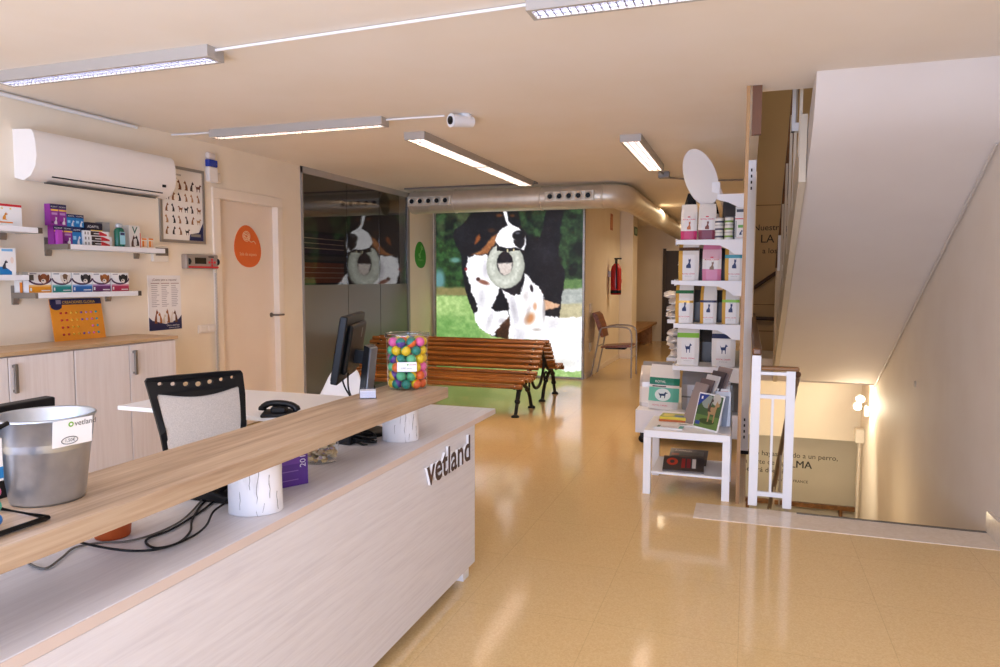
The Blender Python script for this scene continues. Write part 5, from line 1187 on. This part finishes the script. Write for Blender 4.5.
# ------------------------------------------------------------------ stair guard, panel, handrails
tag(MB().box(-.043, -.02, 4.95, 4.985, 0.0, 2.728, M_panelw).box(-.043, -.03, 4.985, 6.38, .0, .42, P('9a7350', .5)).box(-.041, -.032, 4.985, 6.3, .42, 2.3, P('d8cdbd', .5)).build('wooden_partition'), 'tall narrow brown wooden partition edge between side table and stair railing', 'partition')
tag(MB().box(-.008, .05, 4.96, 5.0, 2.42, 2.728, P('6e4426', .5)).build('wood_post'), 'short dark brown wooden block under the ceiling at top of the panel', 'post')
t = thing('stair_railing', 'white steel railing with brown wooden handrail at the top of the stairs', 'railing', (.18, 4.95, 0))
def rl(mb, nm, **k): return mb.build(nm, t, (-.18, -4.95, 0), **k)
rl(MB().box(.036, .092, 4.93, 4.97, .005, 1.0, M_white), 'post'); rl(MB().box(.248, .302, 4.93, 4.97, .005, .905, M_white), 'post')

for z_, h_ in ((.72, .025), (.07, .03), (.875, .02)): rl(MB().box(.092, .248, 4.94, 4.96, z_, z_+h_, M_white), 'cross_bar')
rl(MB().box(.163, .178, 4.942, 4.958, .10, .72, M_white), 'baluster')
rl(MB().box(.092, .325, 4.925, 4.985, .905, .932, P('8c6238', .4)), 'handrail', bevel=.01)
rl(MB().box(.036, .096, 4.93, 10.0, 1.0, 1.05, M_railw), 'handrail', bevel=.012)
for y in np.arange(5.9, 9.9, 1.0): rl(MB().box(.065, .09, y, y+.03, 0, 1.0, M_white), 'baluster')
pr_ = [(.30, 5.0, .90), (.30, 5.6, .70), (.30, 9.2, -1.55)]
t = thing('stair_handrail', 'dark brown sloping handrail going down the stairs behind the railing', 'handrail', (.3, 7, -.5))
MB().tube([Vector(p)-Vector((.3, 7, -.5)) for p in [(.315, 5.0, .88), (.315, 9.2, -1.30)]], .024, P('5e3a1e', .4), 10).build('rail', t)
for y in (5.6, 6.8, 8.0, 9.1):
    zr = .88-(y-5.0)*.519; zs = -(y-4.87)*.621-.02
    MB().box(.007, .023, y-7-.01, y-7+.01, zs+.5-.15, zr+.5-.02, P('b8ab98', .5)).build('baluster', t)
tag(MB().box(.0, 1.385, 10.11, 10.16, -1.52, -1.465, M_railw).box(.05, .09, 10.11, 10.199, -1.6, -1.52, M_railw).box(1.2, 1.24, 10.11, 10.199, -1.6, -1.52, M_railw).build('lower_handrail'), 'brown horizontal handrail on the lower stairwell wall under the lettering', 'handrail')
t = thing('upper_balustrade', 'pale balustrade along the open side of the upper stair flight', 'balustrade', (.3, 7, 1.5))
def ub(mb, nm): return mb.build(nm, t, (-.3, -7, -1.5))
FS = Fr((.30, 0, 0), (0, 1, 0), (0, 0, 1))
SM = P('d8c8b0', .5)
ub(MB().prism(FS, [(5.3, 2.15), (8.96, .29), (8.96, .72), (5.3, 2.60)], 0.0, .045, P('d2c2aa', .5)), 'string_board')
for y in np.arange(5.35, 9.0, .6):
    z = 2.6-(y-5.3)*.514
    ub(MB().box(.295, .315, y, y+.03, z-.25, z+.9, SM), 'baluster')
ub(MB().prism(FS, [(5.3, 3.5), (8.96, 1.62), (8.96, 1.68), (5.3, 3.56)], -.01, .04, M_railw), 'handrail')
for y, z in ((5.9, 2.60), (7.9, 1.58)):
    ub(MB().box(.275, .30, y, y+.06, z, z+.36, M_white).box(.275, .33, y-.02, y+.07, z, z+.06, M_white), 'side_plate')
t = thing('landing_handrail', 'brown handrail on the rear stairwell wall, one sloping and one level length', 'handrail', (.2, 10.06, 1.3))
MB().tube([(-.18, 0, .04), (.16, 0, .29)], .025, P('4a2c18', .4), 8).build('sloping_rail', t); MB().tube([(-.18, 0, -.32), (.16, 0, -.33)], .025, P('4a2c18', .4), 8).build('level_rail', t)
# spot lamp on stair wall
t = thing('wall_spotlight', 'twin headed emergency lamp glowing on the stairwell wall', 'lamp', (XR-.003, 9.35, .0))
MB().box(-.06, 0, -.06, .06, -.12, .0, P('d8cfc0', .4)).build('box', t, bevel=.008)
MB().tube([(-.03, 0, .0), (-.03, 0, .05), (-.08, -.04, .06)], .012, M_steel).build('arm', t)
BULB = P('fff4d8', .3, 0, .5, 0, 26)
for p in ((-.10, -.06, .085), (-.135, -.10, .0)): MB().lathe([(.001, -.035), (.05, -.015), (.052, .03), (.02, .06), (.001, .06)], M_white, (p[0], p[1]+.03, p[2]), 16, 'Y').sphere((p[0], p[1]-.005, p[2]), .04, BULB, 12, (1, .6, 1)).build('lamp_head', t)
tag(MB().box(XR-.10, XR-.003, 9.58, 9.72, -.50, -.33, P('cfc4b4', .4)).build('junction_box', bevel=.006), 'pale junction box on the stairwell wall below the twin lamp', 'box')
tag(MB().tube([(XR-.045, 9.66, -.5), (XR-.045, 9.66, -1.9)], .02, P('cdbfac', .5)).build('cable_conduit'), 'pale conduit dropping from the stairwell junction box', 'conduit')
conduit([(XR-.02, 5.06, 2.30), (XR-.02, 8.95, .285)], 'pale conduit following the slope of the stair soffit on right wall', .007, P('cfc4b8', .5))
tag(MB().lathe([(.001, 0), (.03, 0), (.028, -.008), (.02, -.01), (.001, -.01)], P('cfc2b2', .5), (XR, 7.0, .59), 18, 'X').build('wall_cover'), 'small round blank cover on the right stair wall', 'cover')

# ------------------------------------------------------------------ camera and light
yaw, pitch, roll = map(math.radians, (19.05, 4.43, .126))
fwd = Vector((-math.sin(yaw)*math.cos(pitch), math.cos(yaw)*math.cos(pitch), -math.sin(pitch)))
right = Vector((math.cos(yaw), math.sin(yaw), 0)); upv = right.cross(fwd)
r2 = right*math.cos(roll)+upv*math.sin(roll); u2 = upv*math.cos(roll)-right*math.sin(roll)
cam = bpy.data.cameras.new('camera'); co = bpy.data.objects.new('camera', cam); COL.objects.link(co)
cam.sensor_width = 36; cam.lens = 717.5*36/1000; cam.clip_start = .05
m4 = Matrix((r2, u2, -fwd)).transposed().to_4x4(); m4.translation = (0, 0, 1.5); co.matrix_world = m4
scene.camera = co

def area(name, loc, target, size, energy, color, sy=None):
    L = bpy.data.lights.new(name, 'AREA'); L.shape = 'RECTANGLE'; L.size = size; L.size_y = sy or size; L.energy = energy; L.color = color
    o = bpy.data.objects.new(name, L); COL.objects.link(o); o.location = loc
    o.rotation_euler = (Vector(target)-Vector(loc)).to_track_quat('-Z', 'Y').to_euler(); return o
def point(name, loc, energy, color, r=.1):
    L = bpy.data.lights.new(name, 'POINT'); L.energy = energy; L.color = color; L.shadow_soft_size = r
    o = bpy.data.objects.new(name, L); COL.objects.link(o); o.location = loc; return o
area('shop_window_daylight', (-1.2, -2.3, 1.5), (-1.2, 4, 1.2), 6.0, 225, (.44, .61, 1.0), 2.6)
area('added_ceiling_fill', (-1.4, -2.2, .4), (-1.4, 4.5, 2.73), 2.5, 130, (.82, .83, .97), .8)  # added fill behind the camera to lift the ceiling, no real lamp
area('added_corridor_fill', (-1.0, 12.5, 2.66), (-1.0, 12.5, 0), 1.2, 24, (1, .82, .58), .3)  # unseen fill, added to warm the back corridor
area('added_corridor_fill', (-1.3, 16.3, 2.66), (-1.3, 16.3, 0), .8, 9, (1, .78, .5), .3)  # second unseen fill, added deeper in the corridor
point('twin_lamp_glow', (XR-.15, 9.22, .02), 26, (1, .86, .62), .04)
area('added_text_wall_fill', (.7, 8.6, -.6), (.7, 10.2, -1.2), .6, 9, (1, .9, .7), .4)  # fill added below the landing for the lettered wall, no lamp there
area('added_glass_room_fill', (-6.0, 10.3, 2.68), (-7.2, 11.2, 1.2), .8, 26, (1, .8, .6), .3)  # unseen fill added so the striped panels show through the glass
point('added_stair_fill', (.75, 7.4, -.5), 7, (1, .80, .52), .15)  # invented warm fill under the soffit, not a fitted lamp
point('added_shaft_fill', (.9, 7.5, 4.2), 30, (1, .82, .6), .2)  # unseen fill added to brighten the upper shaft and balustrade
w = bpy.data.worlds.new('world'); scene.world = w; w.use_nodes = True
w.node_tree.nodes['Background'].inputs['Color'].default_value = (.72, .8, 1, 1); w.node_tree.nodes['Background'].inputs['Strength'].default_value = .7
scene.view_settings.view_transform = 'Standard'; scene.view_settings.look = 'None'
scene.view_settings.exposure = 0.14; scene.view_settings.gamma = 1.0
scene.cycles.use_denoising = True; scene.cycles.max_bounces = 10; scene.cycles.transparent_max_bounces = 16
scene.cycles.sample_clamp_indirect = 6
